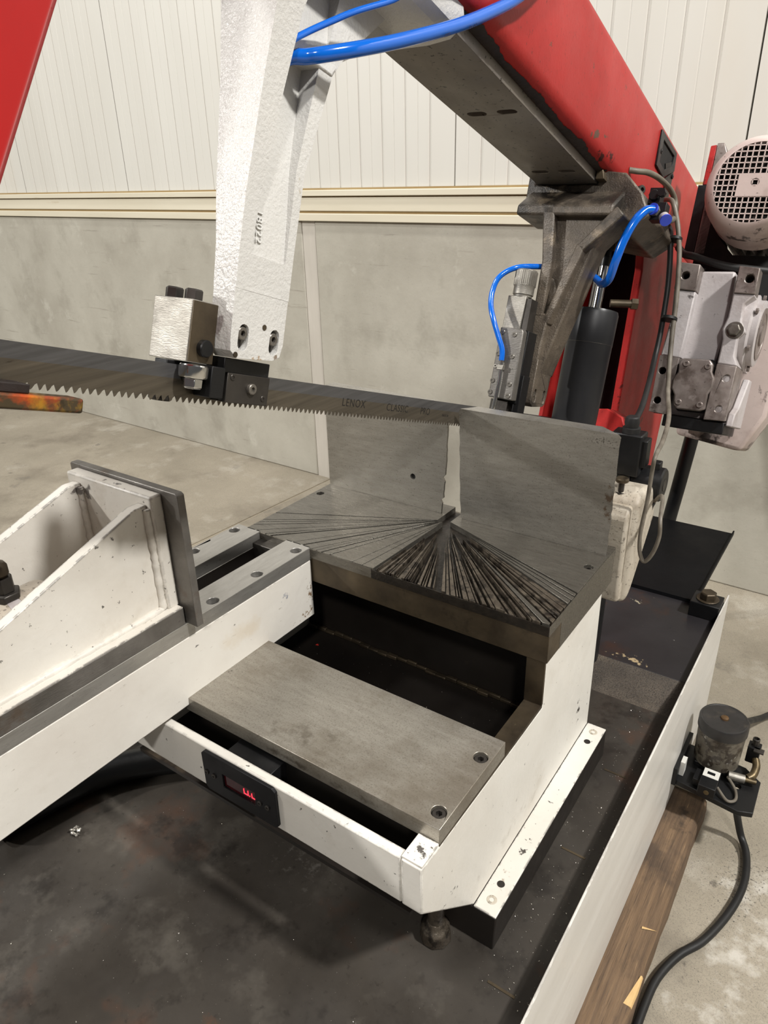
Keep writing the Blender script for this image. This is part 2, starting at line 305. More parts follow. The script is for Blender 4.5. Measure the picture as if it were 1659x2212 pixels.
M['floor'] = pmat('stained_concrete_floor', lin(164, 155, 139), lin(134, 126, 111), 1.6, rough=.55, rvar=.14, bump=.0007, bscale=90, detail=9,
                  spots=((lin(106, 97, 84), 2.4, .52, .16, .6), (lin(104, 98, 90), 5, .62, .06, .5), (lin(184, 178, 166), 3.4, .56, .12, .5), (lin(92, 87, 81), 420, .50, .16, .6), (lin(56, 52, 48), 90, .68, .03, .75), (lin(84, 78, 72), 9, .68, .03, .5)),
                  patches=(((-.047, 1.345, 0), (.03, .06, .05), lin(74, 69, 64), 40, .40, .08, .75), ((-.05, 1.13, 0), (.05, .09, .05), lin(80, 74, 68), 30, .40, .08, .7), ((.05, 1.25, 0), (.35, .7, .1), lin(212, 208, 200), 9, .42, .14, .6), ((0, 1.4, 0), (.4, .8, .1), lin(60, 56, 52), 160, .54, .04, .8)))
M['floorjoint'] = pmat('pale_floor_joint', lin(190, 180, 160), lin(168, 158, 140), 9, rough=.7)
M['blue'] = pmat('blue_tubing', lin(4, 96, 198), lin(3, 90, 188), 5, rough=.16, rvar=.03, coat=.4)
M['bluering'] = pmat('blue_ring', lin(52, 78, 205), lin(44, 70, 190), 5, rough=.35)
M['print'] = pmat('hose_print', lin(6, 26, 66), lin(8, 30, 74), 5, rough=.5)
M['motor'] = pmat('dusty_pale_motor_paint', lin(196, 180, 174), lin(176, 160, 153), 5, rough=.42, bump=.0004, bscale=60,
                  spots=((lin(130, 108, 98), 7, .54, .14, .5), (lin(48, 38, 34), 22, .62, .05, .8, (1, 1, .5)), (lin(40, 34, 32), 110, .67, .02, .8)),
                  patches=((bw((-.33, 1.36, 1.875)), (.14, .10, .035), lin(44, 35, 31), 40, .40, .10, .85), (bw((-.312, 1.30, 1.973)), (.05, .02, .04), lin(44, 36, 33), 150, .56, .03, .9), (bw((-.33, 1.51, 1.42)), (.12, .06, .06), lin(30, 25, 23), 22, .40, .12, .9)))
M['gear'] = pmat('pale_grey_gear_paint', lin(188, 182, 182), lin(168, 161, 160), 6, rough=.40, bump=.0007, bscale=120,
                  spots=((lin(128, 112, 104), 9, .54, .16, .5), (lin(54, 46, 42), 26, .645, .04, .8), (lin(60, 52, 48), 120, .66, .03, .6)), wear=(lin(90, 78, 72), .003, .58))
M['gearlug'] = pmat('bare_gear_lug', lin(150, 140, 135), lin(112, 102, 96), 24, metal=.5, rough=.40, spots=((lin(70, 56, 48), 16, .54, .12, .65), (lin(56, 46, 40), 120, .62, .04, .6), (lin(184, 176, 172), 20, .62, .08, .5)))
M['swivel'] = pmat('dirty_white_cast', lin(192, 184, 170), lin(164, 154, 139), 7, rough=.5, bump=.001, bscale=60,
                  spots=((lin(62, 53, 45), 26, .60, .06, .8, (1, 1, .6)), (lin(122, 108, 90), 12, .52, .16, .6), (lin(60, 52, 44), 170, .58, .05, .6)))
M['cablegrey'] = pmat('grey_cable', lin(112, 106, 92), lin(88, 82, 70), 30, rough=.5)
M['cablewhite'] = pmat('pale_cable', lin(122, 115, 104), lin(84, 77, 67), 26, rough=.5, spots=((lin(70, 60, 50), 40, .64, .06, .7),))
M['wood'] = pmat('rough_timber', lin(124, 100, 75), lin(80, 63, 48), 14, stretch=(7, .35, 7), rough=.8, bump=.0018, bscale=50, bstretch=(8, .25, 8), detail=8,
                  spots=((lin(56, 45, 37), 6, .50, .16, .7), (lin(160, 132, 98), 30, .64, .06, .45, (6, .4, 6)), (lin(46, 37, 30), 90, .56, .1, .55, (6, .2, 6))),
                  patches=(((-.15, 1.42, .075), (.07, .12, .05), lin(44, 35, 28), 20, .40, .14, .8),))
M['woodfresh'] = pmat('fresh_wood', lin(216, 182, 128), lin(196, 160, 108), 30, stretch=(4, 1, 4), rough=.7)
M['canister'] = pmat('grimy_grey_canister', lin(112, 107, 96), lin(70, 62, 52), 20, rough=.35, bump=.0005, bscale=60, spots=((lin(44, 36, 30), 32, .47, .08, .85), (lin(150, 148, 140), 36, .60, .05, .7)))
M['lid'] = pmat('black_canister_lid', lin(42, 40, 40), lin(30, 29, 29), 30, rough=.38, spots=((lin(78, 70, 60), 20, .56, .12, .4), (lin(190, 186, 180), 260, .72, .02, .8)))
M['rustcap'] = pmat('rusty_cap', lin(104, 78, 48), lin(70, 52, 34), 80, metal=.4, rough=.5)
M['brass'] = pmat('dull_brass', lin(112, 98, 72), lin(74, 64, 48), 60, metal=.7, rough=.4)
M['label'] = pmat('white_sticker', lin(208, 206, 200), lin(196, 194, 188), 20, rough=.5)
M['chip'] = pmat('bright_swarf', lin(214, 210, 202), lin(180, 174, 164), 40, metal=.8, rough=.35)
M['redchip'] = pmat('red_flake', lin(196, 40, 26), lin(170, 32, 22), 40, rough=.4)
M['panelblack'] = pmat('black_bezel', lin(13, 13, 15), lin(17, 17, 19), 8, rough=.4, spec=.25)
M['screen'] = pmat('dark_red_filter', lin(58, 8, 14), lin(48, 6, 12), 8, rough=.15)
M['digit'] = emat('lit_red_segments', (1.0, .03, .05, 1), 3.0)
M['orange_bar'] = pmat('orange_mottled_steel', lin(96, 84, 64), lin(72, 62, 48), 6, metal=.6, rough=.36, spots=((lin(232, 92, 34), 16, .42, .12, .85, (1, .6, 1)), (lin(206, 160, 54), 18, .54, .1, .7), (lin(70, 60, 46), 30, .58, .06, .8)))  # dark steel mottled with orange and yellow

# ------------------------------------------------------------------ shared fasteners
SCREW = {}
def screw(parent, p, axis, r, mat, h=None, name='screw', socket=.5, rot=0.0):
    h = h or r * 1.1; key = (round(r, 5), round(h, 5), mat.name, socket)
    if key not in SCREW:
        n = 18; m = MB(); bev = r * .12; ri = r * socket; dep = min(h * .6, r * .7)
        ring = lambda rr, z, k, ph=0: [(rr * math.cos(2 * PI * i / k + ph), rr * math.sin(2 * PI * i / k + ph), z) for i in range(k)]
        hexr = []
        for i in range(n):   # hex outline sampled with n points
            a = 2 * PI * i / n; b = (a % (PI / 3)) - PI / 6; hexr.append((ri * .87 / math.cos(b) * math.cos(a), ri * .87 / math.cos(b) * math.sin(a)))
        rings = [ring(r, 0, n), ring(r, h - bev, n), ring(r - bev, h, n), [(x, y, h) for x, y in hexr], [(x * .96, y * .96, h - dep) for x, y in hexr]]
        m.loft(rings)
        me = bpy.data.meshes.new(name); me.from_pydata(m.v, [], m.f)
        bm = bmesh.new(); bm.from_mesh(me); bmesh.ops.recalc_face_normals(bm, faces=bm.faces); bm.to_mesh(me); bm.free()
        for q in me.polygons: q.use_smooth = True
        me.set_sharp_from_angle(angle=math.radians(30)); me.materials.append(mat); SCREW[key] = me
    o = bpy.data.objects.new(name, SCREW[key]); COL.objects.link(o); o.parent = parent
    o.location = Vector(p) - BASE[parent.name]
    o.rotation_mode = 'QUATERNION'; o.rotation_quaternion = Vector(axis).to_track_quat('Z', 'Y') @ Quaternion((0, 0, 1), rot)
    return o
def hexbolt(parent, p, axis, r, h, mat, name='bolt', washer=0.0):
    m = MB(); p = Vector(p); a = Vector(axis).normalized(); u, w = frame_of(a); rings = []
    if washer: m.lathe(p, a, [(0, washer), (r * .15, washer)], 20); p = p + a * r * .15
    for hh, rr in ((0, r), (h * .85, r), (h, r * .86)):
        rings.append([p + a * hh + (u * math.cos(PI / 3 * i) + w * math.sin(PI / 3 * i)) * rr for i in range(6)])
    m.loft(rings); return m.build(name, mat, parent, bevel=r * .06)
def text_obj(name, body, size, mat, parent, mtx, extrude=.0002, spacing=1.0):
    c = bpy.data.curves.new(name, 'FONT'); c.body = body; c.size = size; c.extrude = extrude; c.space_character = spacing
    t = bpy.data.objects.new(name, c); COL.objects.link(t)
    dg = bpy.context.evaluated_depsgraph_get(); me = bpy.data.meshes.new_from_object(t.evaluated_get(dg))
    bpy.data.objects.remove(t); bpy.data.curves.remove(c)
    me.transform(mtx); me.transform(Matrix.Translation(-BASE[parent.name])); me.materials.clear(); me.materials.append(mat); me.name = name
    o = bpy.data.objects.new(name, me); COL.objects.link(o); o.parent = parent; BASE[o.name] = BASE[parent.name].copy(); return o
def axes(o, x, y, z):
    return Matrix(((x[0], y[0], z[0], o[0]), (x[1], y[1], z[1], o[1]), (x[2], y[2], z[2], o[2]), (0, 0, 0, 1)))

# ================================================================== the hall
def struct(o): o['kind'] = 'structure'; return o
fl = struct(MB().box(-10, 5, -5, 2.9, -.08, -.006).build('floor', M['floorjoint'], loc=(-2.5, -1, -.08)))
MB().prism([(-10, -5), (-2.74, -5), (-2.36, 2.9), (-10, 2.9)], 'z', -.006, 0).build('floor_slab', M['floor'], fl)
MB().prism([(-2.726, -5), (5, -5), (5, 2.9), (-2.346, 2.9)], 'z', -.006, 0).build('floor_slab', M['floor'], fl)

WA = math.radians(-1.4); WO = Vector((-2.41, 2.834, 0))
wall = struct(MB().box(-8, 7, .06, .16, 0, 4.2).build('wall_back', M['concrete'], loc=(0, 0, 0)))
wall.location = WO; wall.rotation_euler = (0, 0, WA); BASE[wall.name] = Vector((0, 0, 0))
for x0, x1 in ((-8, -.042), (.042, 7)):
    MB().box(x0, x1, 0, .06, 0, 1.32).build('concrete_panel', M['concrete'], wall, bevel=.006)
MB().box(-.04, .04, .004, .06, 0, 1.318).build('joint_strip', M['joint'], wall)
PW = 1.08
for k in range(-5, 8):
    x0 = -1.348 + (k) * PW; pts = [(x0 + .003, .0)]
    n = 9
    for j in range(1, n):
        g = x0 + j * PW / n
        gm = g - PW / n / 2; pts += [(gm - .003, .0), (gm, .0012), (gm + .003, .0)]
        pts += [(g - .007, .0), (g - .003, .0045), (g + .003, .0045), (g + .007, .0)]
    pts += [(x0 + PW - .003, .0), (x0 + PW - .003, .05), (x0 + .003, .05)]
    MB().prism(pts, 'z', 1.452, 4.2).build('cladding_panel', M['panel'], wall, smooth=20)
tr = struct(MB().box(-8, 7, -.002, .02, 1.318, 1.46).build('trim_1', M['gap'], loc=(0, 0, 0)))
tr.location = WO; tr.rotation_euler = (0, 0, WA); BASE[tr.name] = Vector((0, 0, 0))
for z0, z1, d in ((1.318, 1.352, .016), (1.362, 1.421, .010), (1.426, 1.452, .022)):
    MB().box(-8, 7, -d, .01, z0, z1).build('trim_board', M['trim'], tr, bevel=.003)

# ================================================================== machine base and chip tray
TZ = .4245
mb = thing('machine_base', 'long white-sided machine base with an oily black chip tray on top', 'machine base', (-.68, .6, .075))
MB().box(-1.16, -.2, -.9, 1.345, .40, TZ).build('tray_floor', M['tray'], mb)
MB().prism([(1.345, .40), (1.345, TZ), (1.352, TZ), (1.445, .452), (1.445, .40)], 'x', -1.16, -.2).build('mesh_strip', M['traysl'], mb)
MB().box(-1.16, -.2, 1.445, 1.80, .42, .452).build('rear_plate', M['trayrear'], mb, bevel=.002)
MB().box(-.2, -.196, -.9, 1.843, .075, .48).build('side_panel', M['white_clean'], mb, bevel=.0012)
MB().box(-1.164, -1.16, -.9, 1.843, .075, .46).build('side_panel', M['white_clean'], mb)
MB().box(-1.16, -.2, 1.839, 1.843, .075, .455).build('back_panel', M['white_clean'], mb)
MB().box(-1.16, -.2, -.9, -.896, .075, .46).build('front_panel', M['white_clean'], mb)
MB().box(-.272, -.201, 1.735, 1.80, .452, .494).build('bolt_block', M['black'], mb, bevel=.002)
hexbolt(mb, (-.236, 1.768, .494), ZV, .0205, .018, M['brownsteel'], washer=.028)
for y in (.62, .9, 1.12): MB().box(-.275, -.232, y, y + .004, TZ, TZ + .001).build('weld_mark', M['brownsteel'], mb)

ch = thing('chute', 'glossy black sheet chute lying behind the white bracket', 'chute', (-.44, 2.04, .452))
MB().box(-.66, -.266, 1.80, 2.28, .4525, .4555).build('sheet', M['chute'], ch)
MB().box(-.270, -.266, 1.80, 2.28, .4555, .466).build('side_rim', M['chute'], ch)
MB().box(-.66, -.266, 1.795, 1.80, .4525, .463).build('front_rim', M['chute'], ch)
post = MB().tube([(-.425, 2.33, .98), (-.436, 2.33, .84), (-.447, 2.33, .72), (-.462, 2.33, .56), (-.475, 2.33, .43), (-.49, 2.33, .25), (-.49, 2.32, .10), (-.46, 2.30, .03), (-.40, 2.2, .0225)], .022, 16).build('drain_hose', M['black'], smooth=60)
tag(post, 'thick black hose hanging behind the glossy black chute', 'hose')

# timber
def timber():
    m = MB(); n = 40; rings = []
    for i in range(n + 1):
        y = -.6 + (1.53 + .6) * i / n; j = lambda a: random.uniform(-a, a)
        xr = -.117 + j(.0025); 
        rings.append([(-.215, y, 0), (xr, y, 0), (xr + j(.002), y, .04), (xr - .002, y, .066 + j(.003)), (xr - .009 + j(.002), y, .0748), (-.215, y, .0748)])
    return m.loft(rings)
wb = timber().build('timber_beam', M['wood'], smooth=50); tag(wb, 'rough stained timber beam on the floor beneath the white tray wall', 'timber')
sp = MB().loft([[(-.150, 1.097, .0765), (-.150, 1.103, .0765), (-.150, 1.100, .079)], [(-.122, 1.108, .0765), (-.122, 1.1085, .0765), (-.122, 1.108, .0772)]]).build('wood_splinter', M['woodfresh'])
tag(sp, 'loose pale wood splinter on the timber beam', 'splinter')
sv = MB().loft([[(-.134, .93, .0752), (-.120, .93, .0752), (-.118, .93, .070)], [(-.128, .965, .0756), (-.119, .965, .0756), (-.1165, .965, .068)], [(-.122, 1.0, .0752), (-.119, 1.0, .0752), (-.117, 1.0, .070)]]).build('torn_edge', M['woodfresh'], wb)
kn = MB().lathe((-.150, .855, .0745), ZV, [(0, .016), (.0012, .014), (.002, .006)], 16)
kn.v = [(-.150 + (v[0] + .150) * .55, .855 + (v[1] - .855) * 1.3, v[2]) for v in kn.v]; kn.build('knot', M['wood'], wb)

# ================================================================== saw table
tb = thing('table_casting', 'white painted stepped casting carrying the saw table', 'casting', (-.64, .84, TZ))
prof = [(1.148, .8075), (.893, .8075), (.893, .716), (.569, .7205), (.525, .7225), (.525, .640), (.674, .4915), (1.155, .4915)]
MB().prism(prof, 'x', -.360, -.3286).build('side_wall', M['white_body'], tb, bevel=.0025)
MB().prism(prof, 'x', -.958, -.926).build('side_wall', M['white_body'], tb, bevel=.0025)
MB().box(-.926, -.360, .525, .540, .640, .7235).build('front_rail', M['white_body'], tb, bevel=.0025)
MB().box(-.3595, -.3292, .569, .8925, .716, .7222).build('machined_ledge', M['brownsteel'], tb)
MB().box(-.3600, -.3290, .8895, .8965, .7222, .8075).build('machined_edge', M['brownsteel'], tb)
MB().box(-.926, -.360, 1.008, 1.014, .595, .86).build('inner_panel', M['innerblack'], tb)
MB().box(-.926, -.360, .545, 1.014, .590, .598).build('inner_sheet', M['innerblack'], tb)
rb = MB()
for k in range(24):
    x = -.92 + .56 * k / 24; rb.box(x, x + .024, 1.0 + random.uniform(-.004, .002), 1.008, .598, .603 + random.uniform(0, .005))
rb.build('dirt_ledge', M['brownsteel'], tb, bevel=.002)
MB().box(-.3286, -.291, .673, 1.1575, .4885, .4917).build('mounting_flange', M['white_body'], tb, bevel=.001)
MB().prism([(.668, TZ), (.673, .4885), (1.1575, .4885), (1.16, TZ)], 'x', -.385, -.2905).build('foot_block', M['innerblack'], tb, bevel=.002)
MB().prism([(.668, TZ), (.673, .4885), (1.1575, .4885), (1.16, TZ)], 'x', -.995, -.90).build('foot_block', M['innerblack'], tb, bevel=.002)
MB().cyl((-.375, .640, TZ), (-.372, .640, .60), .013).lathe((-.375, .640, TZ), ZV, [(0, .026), (.01, .024), (.022, .0235), (.030, .017), (.04, .014)], 9).build('drain_stub', M['ridge'], tb, bevel=.003)
for y in (1.136, .697): screw(tb, (-.3095, y, .4890), ZV, .0085, M['swivel'], h=.0034)
for y in (1.104, .729): MB().cyl((-.310, y, .4905), (-.310, y, .4921), .0062).build('dowel_pin', M['darksteel'], tb)
MB().box(-.360, -.3292, .527, .5685, .7222, .7262).build('end_pad', M['white_body'], tb, bevel=.001)
MB().box(-.826, -.8085, .548, .5685, .7235, .7345).build('spacer_pad', M['white_body'], tb, bevel=.001)

# digital read-out
dd = thing('digital_display', 'black digital display with lit red digits on the white front rail', 'display', (-.645, .523, .644))
rr_ = [(-.720, .650), (-.714, .644), (-.575, .646), (-.569, .652), (-.569, .716), (-.575, .722), (-.714, .720), (-.720, .714)]
MB().prism(rr_, 'y', .5195, .525, holes=[[(-.678, .667), (-.612, .667), (-.612, .693), (-.678, .693)]]).build('bezel', M['panelblack'], dd, bevel=.0008)
MB().box(-.690, -.600, .541, .578, .662, .714).build('rear_housing', M['black'], dd, bevel=.001)
MB().box(-.6785, -.6115, .5228, .5240, .6665, .6935).build('screen', M['screen'], dd)
sg = []
def seg(x0, x1, z0, z1): sg.append((x0, x1, z0, z1))
def U(x, z0, w, h, top=False, right=True):
    t = .0011
    seg(x, x + w, z0, z0 + t); seg(x, x + t, z0, z0 + h)
    if right: seg(x + w - t, x + w, z0, z0 + h)
U(-.6375, .6755, .0095, .0095); seg(-.6262, -.6248, .6755, .6769); U(-.6215, .6755, .0080, .0085, right=False)
for a in sg: MB().box(a[0], a[1], .5220, .5228, a[2], a[3]).build('digit_segment', M['digit'], dd)
for x in (-.713, -.697, -.602, -.587): screw(dd, (x, .5195, .679), -YV, .0042, M['darksteel'], h=.002)

# support plate
pl = thing('support_plate', 'loose-grained flat steel plate bolted to the lower step of the casting', 'steel plate', (-.57, .663, .7222))
MB().prism([(-.808, .569), (-.3292, .569), (-.3292, .757), (-.808, .757)], 'z', .7222, .749, holes=[ngon((-.345, .594), .0108, 20), ngon((-.345, .710), .0108, 20)]).build('plate', M['plate'], pl, bevel=.0008)
for y in (.594, .710): screw(pl, (-.345, y, .7335), ZV, .0098, M['darksteel'], h=.0125)

# kerf-cut table top
tt = thing('saw_table', 'dark steel saw table with a fan of blade cuts across it', 'saw table', (-.64, 1.02, .8078))
MB().box(-.958, -.325, .885, 1.185, .8601, .868).build('slab', M['groove'], tt)
MB().box(-.958, -.325, .8868, .935, .8078, .8600).build('front_bar', M['brownsteel'], tt, bevel=.0008)
for x0, x1 in ((-.958, -.926), (-.358, -.325)): MB().box(x0, x1, .9352, 1.185, .8078, .8600).build('side_bar', M['table'], tt)
AP = (-.642, 1.120)
def clip(poly, n, c, keep):    # keep n.p - c >= 0
    out = []
    for i in range(len(poly)):
        a = poly[i]; b = poly[(i + 1) % len(poly)]
        da = n[0] * (a[0] - AP[0]) + n[1] * (a[1] - AP[1]) - c; db = n[0] * (b[0] - AP[0]) + n[1] * (b[1] - AP[1]) - c
        if da >= 0: out.append(a)
        if (da >= 0) != (db >= 0):
            t = da / (da - db); out.append((a[0] + (b[0] - a[0]) * t, a[1] + (b[1] - a[1]) * t))
    return out
RECT = [(-.958, .885), (-.325, .885), (-.325, 1.185), (-.958, 1.185)]
HOLES = [(-.942, 1.093), (-.945, .939), (-.340, 1.089), (-.340, .931)]
def nrm(a): a = math.radians(a); return (math.cos(a), math.sin(a))
def neg(n): return (-n[0], -n[1])
cutsL = [(-64.1, 0.0024), (-58.8, 0.0018), (-57.2, 0.0015), (-55.3, 0.0018), (-51.5, 0.0015), (-48.6, 0.0021), (-46.9, 0.0036), (-40.4, 0.0015), (-36.9, 0.0039), (-32.6, 0.0015), (-30.6, 0.0014), (-28.2, 0.0033), (-24.5, 0.0024), (-13.6, 0.0015), (-8.4, 0.0016)]
cutsR = []; a = -2.4
while a < 67:
    cutsR.append((a, random.choice((.0016, .0022, .0028, .0036, .0048)))); a += random.choice((.7, .9, 1.2, 1.5, 2.0))
cutsR.append((68.6, .004))
surf = MB(); hz0, hz1 = .868, .88
def addsurf(poly):
    if len(poly) < 3: return
    hs = [ngon(h, .0085, 16) for h in HOLES if all_in(poly, h)]
    surf.prism(poly, 'z', hz0, hz1, holes=hs)
def all_in(poly, h):
    for q in ngon(h, .0095, 10):
        s = None
        for i in range(len(poly)):
            x0, y0 = poly[i]; x1, y1 = poly[(i + 1) % len(poly)]; c = (x1 - x0) * (q[1] - y0) - (y1 - y0) * (q[0] - x0)
            if s is None: s = c > 0
            elif (c > 0) != s: return False
    return True
p = clip(RECT, neg(nrm(cutsL[0][0])), cutsL[0][1] / 2, 1); p = clip(p, (-1, 0), .016, 1); addsurf(p)
p = clip(RECT, nrm(cutsR[-1][0]), cutsR[-1][1] / 2, 1); p = clip(p, (1, 0), .010, 1); addsurf(p)
allc = cutsL + [cutsR[0]]
for (a1, w1), (a2, w2) in zip(allc[:-1], allc[1:]):
    p = clip(RECT, nrm(a1), w1 / 2, 1); p = clip(p, neg(nrm(a2)), w2 / 2, 1); addsurf(p)
surf.build('table_surface', M['table'], tt, bevel=.0002)
for (a1, w1), (a2, w2) in zip(cutsR[:-1], cutsR[1:]):
    am = math.radians((a1 + a2) / 2); d0 = random.uniform(.004, .03)
    R2 = [(-.958, .885 + random.uniform(-.0005, .003)), (-.325 - random.uniform(0, .003), .885 + random.uniform(-.0005, .003)), (-.325, 1.185), (-.958, 1.185)]
    p = clip(R2, nrm(a1), w1 / 2, 1); p = clip(p, neg(nrm(a2)), w2 / 2, 1); p = clip(p, (math.sin(am), -math.cos(am)), d0, 1)
    if len(p) >= 3:
        top = random.choice((.8800, .8796, .8790, .8778, .8760, .8745)) if a1 < 48 else random.choice((.8800, .8799, .8795, .878))
        MB().prism(p, 'z', .868, top).build('ridge', M['ridge'] if a1 < 52 or top < .879 or random.random() < .4 else M['table'], tt, bevel=.0004)
MB().box(-.958, -.657, .8836, .8850, .8600, .8784).build('front_edge', M['table'], tt)
MB().box(-.657, -.325, .8836, .8850, .8600, .8762).build('front_edge', M['groove'], tt)
MB().box(-.3250, -.3240, .8836, 1.185, .8600, .8775).build('side_edge', M['table'], tt)
for h in HOLES: screw(tt, (h[0], h[1], .8681), ZV, .0078, M['darksteel'], h=.0085)

# fence plates
def rag(x, z0, z1, n, amp, drift=0):
    return [(x + drift * i / n + random.uniform(-amp, amp), z0 + (z1 - z0) * i / n) for i in range(n + 1)]
Rf = [(-.6205, .8802)] + rag(-.622, .886, .90, 2, .001) + rag(-.6245, .91, 1.08, 16, .0012, -.006) + [(-.6325, 1.098), (-.629, 1.105)] + [(-.331, 1.106), (-.327, 1.102)] + rag(-.3275, 1.09, .89, 22, .0009) + [(-.3285, .8802)]
fr = MB().prism(Rf, 'y', 1.143, 1.171, poly2=[(min(max(x, -.606), -.368), z) for x, z in Rf]).build('fence_plate', M['fence'], smooth=25)
tag(fr, 'right-hand upright steel fence plate crossed by the blade shadow', 'fence plate', 'table fence plates')
Lf = [(-.9545, .8802), (-.9545, 1.095), (-.951, 1.107), (-.672, 1.105), (-.6555, 1.10)] + rag(-.6550, 1.09, .965, 12, .0008, -.004) + [(-.6655, .958)] + rag(-.6615, .95, .915, 4, .001, -.002) + [(-.6695, .909), (-.666, .903), (-.668, .8802)]
fl2 = thing('fence_plate', 'left-hand upright steel fence plate with a small drilled hole', 'fence plate', (-.81, 1.157, .8802), 'table fence plates')
MB().prism(Lf, 'y', 1.143, 1.148, holes=[ngon((-.735, .946), .0062, 18)]).build('face', M['fence'], fl2, smooth=25)
MB().prism([(min(x, -.657), z) for x, z in Lf], 'y', 1.148, 1.170, poly2=[(min(x, -.690), z) for x, z in Lf]).build('plate', M['fence'], fl2, smooth=25)
MB().cyl((-.735, 1.1476, .946), (-.735, 1.1482, .946), .0060, n=18).build('hole_bottom', M['void'], fl2)

# ================================================================== vise
va = thing('vise_slideway', 'long white vise slideway with two steel slide rails on top', 'vise arm', (-.89, .2, .735))
MB().box(-.856, -.797, -.6, .885, .735, .855).build('side_web', M['white_arm'], va, bevel=.002)
MB().box(-.985, -.924, -.6, .885, .735, .855).build('side_web', M['white_arm'], va, bevel=.002)
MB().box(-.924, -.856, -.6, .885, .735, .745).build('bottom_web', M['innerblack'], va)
for x0, x1 in ((-.924, -.9225), (-.8575, -.856)): MB().box(x0, x1, -.6, .862, .745, .8545).build('slot_shade', M['innerblack'], va)  # thin black sheets added to paint the shade inside the slot
MB().box(-.924, -.856, .862, .885, .745, .866).build('end_web', M['darksteel'], va, bevel=.002)
ys = [.863, .760, .657, .554, .451, .348]
nr = MB().prism([(-.856, -.6), (-.797, -.6), (-.797, .888), (-.856, .888)], 'z', .855, .88, holes=[ngon((-.812, y), .0105, 20) for y in ys]).build('slide_rail', M['rail'], va, bevel=.0008)
fr2 = MB().prism([(-.985, -.6), (-.924, -.6), (-.924, .888), (-.985, .888)], 'z', .855, .88, holes=[ngon((-.971, y), .0105, 20) for y in ys]).build('slide_rail', M['rail'], va, bevel=.0008)
for y in ys[:4]:
    screw(nr, (-.812, y, .8555), ZV, .0094, M['darksteel'], h=.0135); screw(fr2, (-.971, y, .8555), ZV, .0094, M['darksteel'], h=.0135)

vj = thing('vise_jaw', 'white welded vise jaw with a dark steel clamping face', 'vise jaw', (-.9, .35, .8802))
MB().prism([(-1.03, .8785), (-.776, .8785), (-.776, 1.098), (-.781, 1.101), (-1.027, 1.101), (-1.03, 1.098)], 'y', .592, .605).build('face_plate', M['knurl'], vj, bevel=.001)
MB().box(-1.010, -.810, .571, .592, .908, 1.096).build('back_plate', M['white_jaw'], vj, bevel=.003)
MB().box(-.990, -.797, -.2, .5875, .8802, .909).build('base_plate', M['knurl'], vj, bevel=.001)
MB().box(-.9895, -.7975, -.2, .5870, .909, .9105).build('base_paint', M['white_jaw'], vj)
rp = [(.571, .9105), (.571, 1.083), (.550, 1.083), (.08, .878 + .035), (.06, .9105)]
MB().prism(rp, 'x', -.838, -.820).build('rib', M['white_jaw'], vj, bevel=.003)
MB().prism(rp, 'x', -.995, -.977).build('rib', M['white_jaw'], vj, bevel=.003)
def bead(parent, a, b, r=.006, n=26):
    m = MB(); A = Vector(a); B = Vector(b); rings = []
    d = (B - A).normalized(); u, w = frame_of(d)
    for i in range(n + 1):
        c = A.lerp(B, i / n); rr = r * (1 + random.uniform(-.22, .22))
        rings.append([c + (u * math.cos(2 * PI * k / 8) + w * math.sin(2 * PI * k / 8)) * rr for k in range(8)])
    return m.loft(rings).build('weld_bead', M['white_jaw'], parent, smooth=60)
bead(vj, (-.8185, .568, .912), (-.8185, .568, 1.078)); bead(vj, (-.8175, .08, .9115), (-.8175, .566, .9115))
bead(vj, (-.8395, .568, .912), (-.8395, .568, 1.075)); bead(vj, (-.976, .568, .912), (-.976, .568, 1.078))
vc = thing('clamp_cylinder', 'pale round clamp cylinder with a hex bolt between the jaw ribs', 'cylinder', (-.905, .2, .9105))
MB().lathe((-.905, -.15, .955), YV, [(0, .042), (.50, .042), (.585, .0425), (.592, .040), (.594, .02)], 32).build('barrel', M['swivel'], vc)
MB().lathe((-.905, -.15, .955), YV, [(.53, .0428), (.532, .0434), (.545, .0434), (.547, .0428)], 32).build('band', M['gear'], vc)
hexbolt(vc, (-.905, .388, .9965), ZV, .021, .010, M['darksteel'], name='lock_nut'); hexbolt(vc, (-.905, .388, 1.0065), ZV, .015, .022, M['darksteel'], name='hex_nut')
MB().lathe((-.905, .388, 1.0285), ZV, [(0, .009), (.004, .012), (.016, .012), (.021, .009), (.023, .004)], 14).build('bolt_tip', M['brownsteel'], vc)

# ================================================================== raised saw bow
bo = thing('saw_bow', 'red box-section saw bow with a steel guide rail along its underside', 'saw bow', bw((-.637, 1.2, 1.915)))
MB(1).prism([(-.698, 1.918), (-.565, 1.918), (-.552, 1.922), (-.543, 1.932), (-.540, 1.945), (-.540, 2.100), (-.546, 2.114), (-.56, 2.118), (-.698, 2.118)], 'y', -.45, 1.95).build('beam', M['red'], bo, smooth=40)
slots = [stadium((x, s), .018, .0085) for s in (.685, .98) for x in (-.664, -.6075)]
MB(1).prism([(-.701, -.30), (-.569, -.30), (-.569, 1.30), (-.701, 1.30)], 'z', 1.900, 1.918, holes=slots + [ngon((-.6085, 1.035), .004, 10)]).build('guide_rail', M['railplate'], bo, bevel=.0012)
gp = [(-.5685, 1.9172), (-.5645, 1.9170), (-.5510, 1.9212), (-.5420, 1.9316), (-.5390, 1.9450), (-.5393, 1.962)]
def gpt(u):
    u = min(max(u, 0), .999) * 5; k = int(u); f = u - k; return tuple(gp[k][i] + (gp[k + 1][i] - gp[k][i]) * f for i in (0, 1))
gm_ = MB(1); sN = 420; prev = None; wv = .4; tg = .4
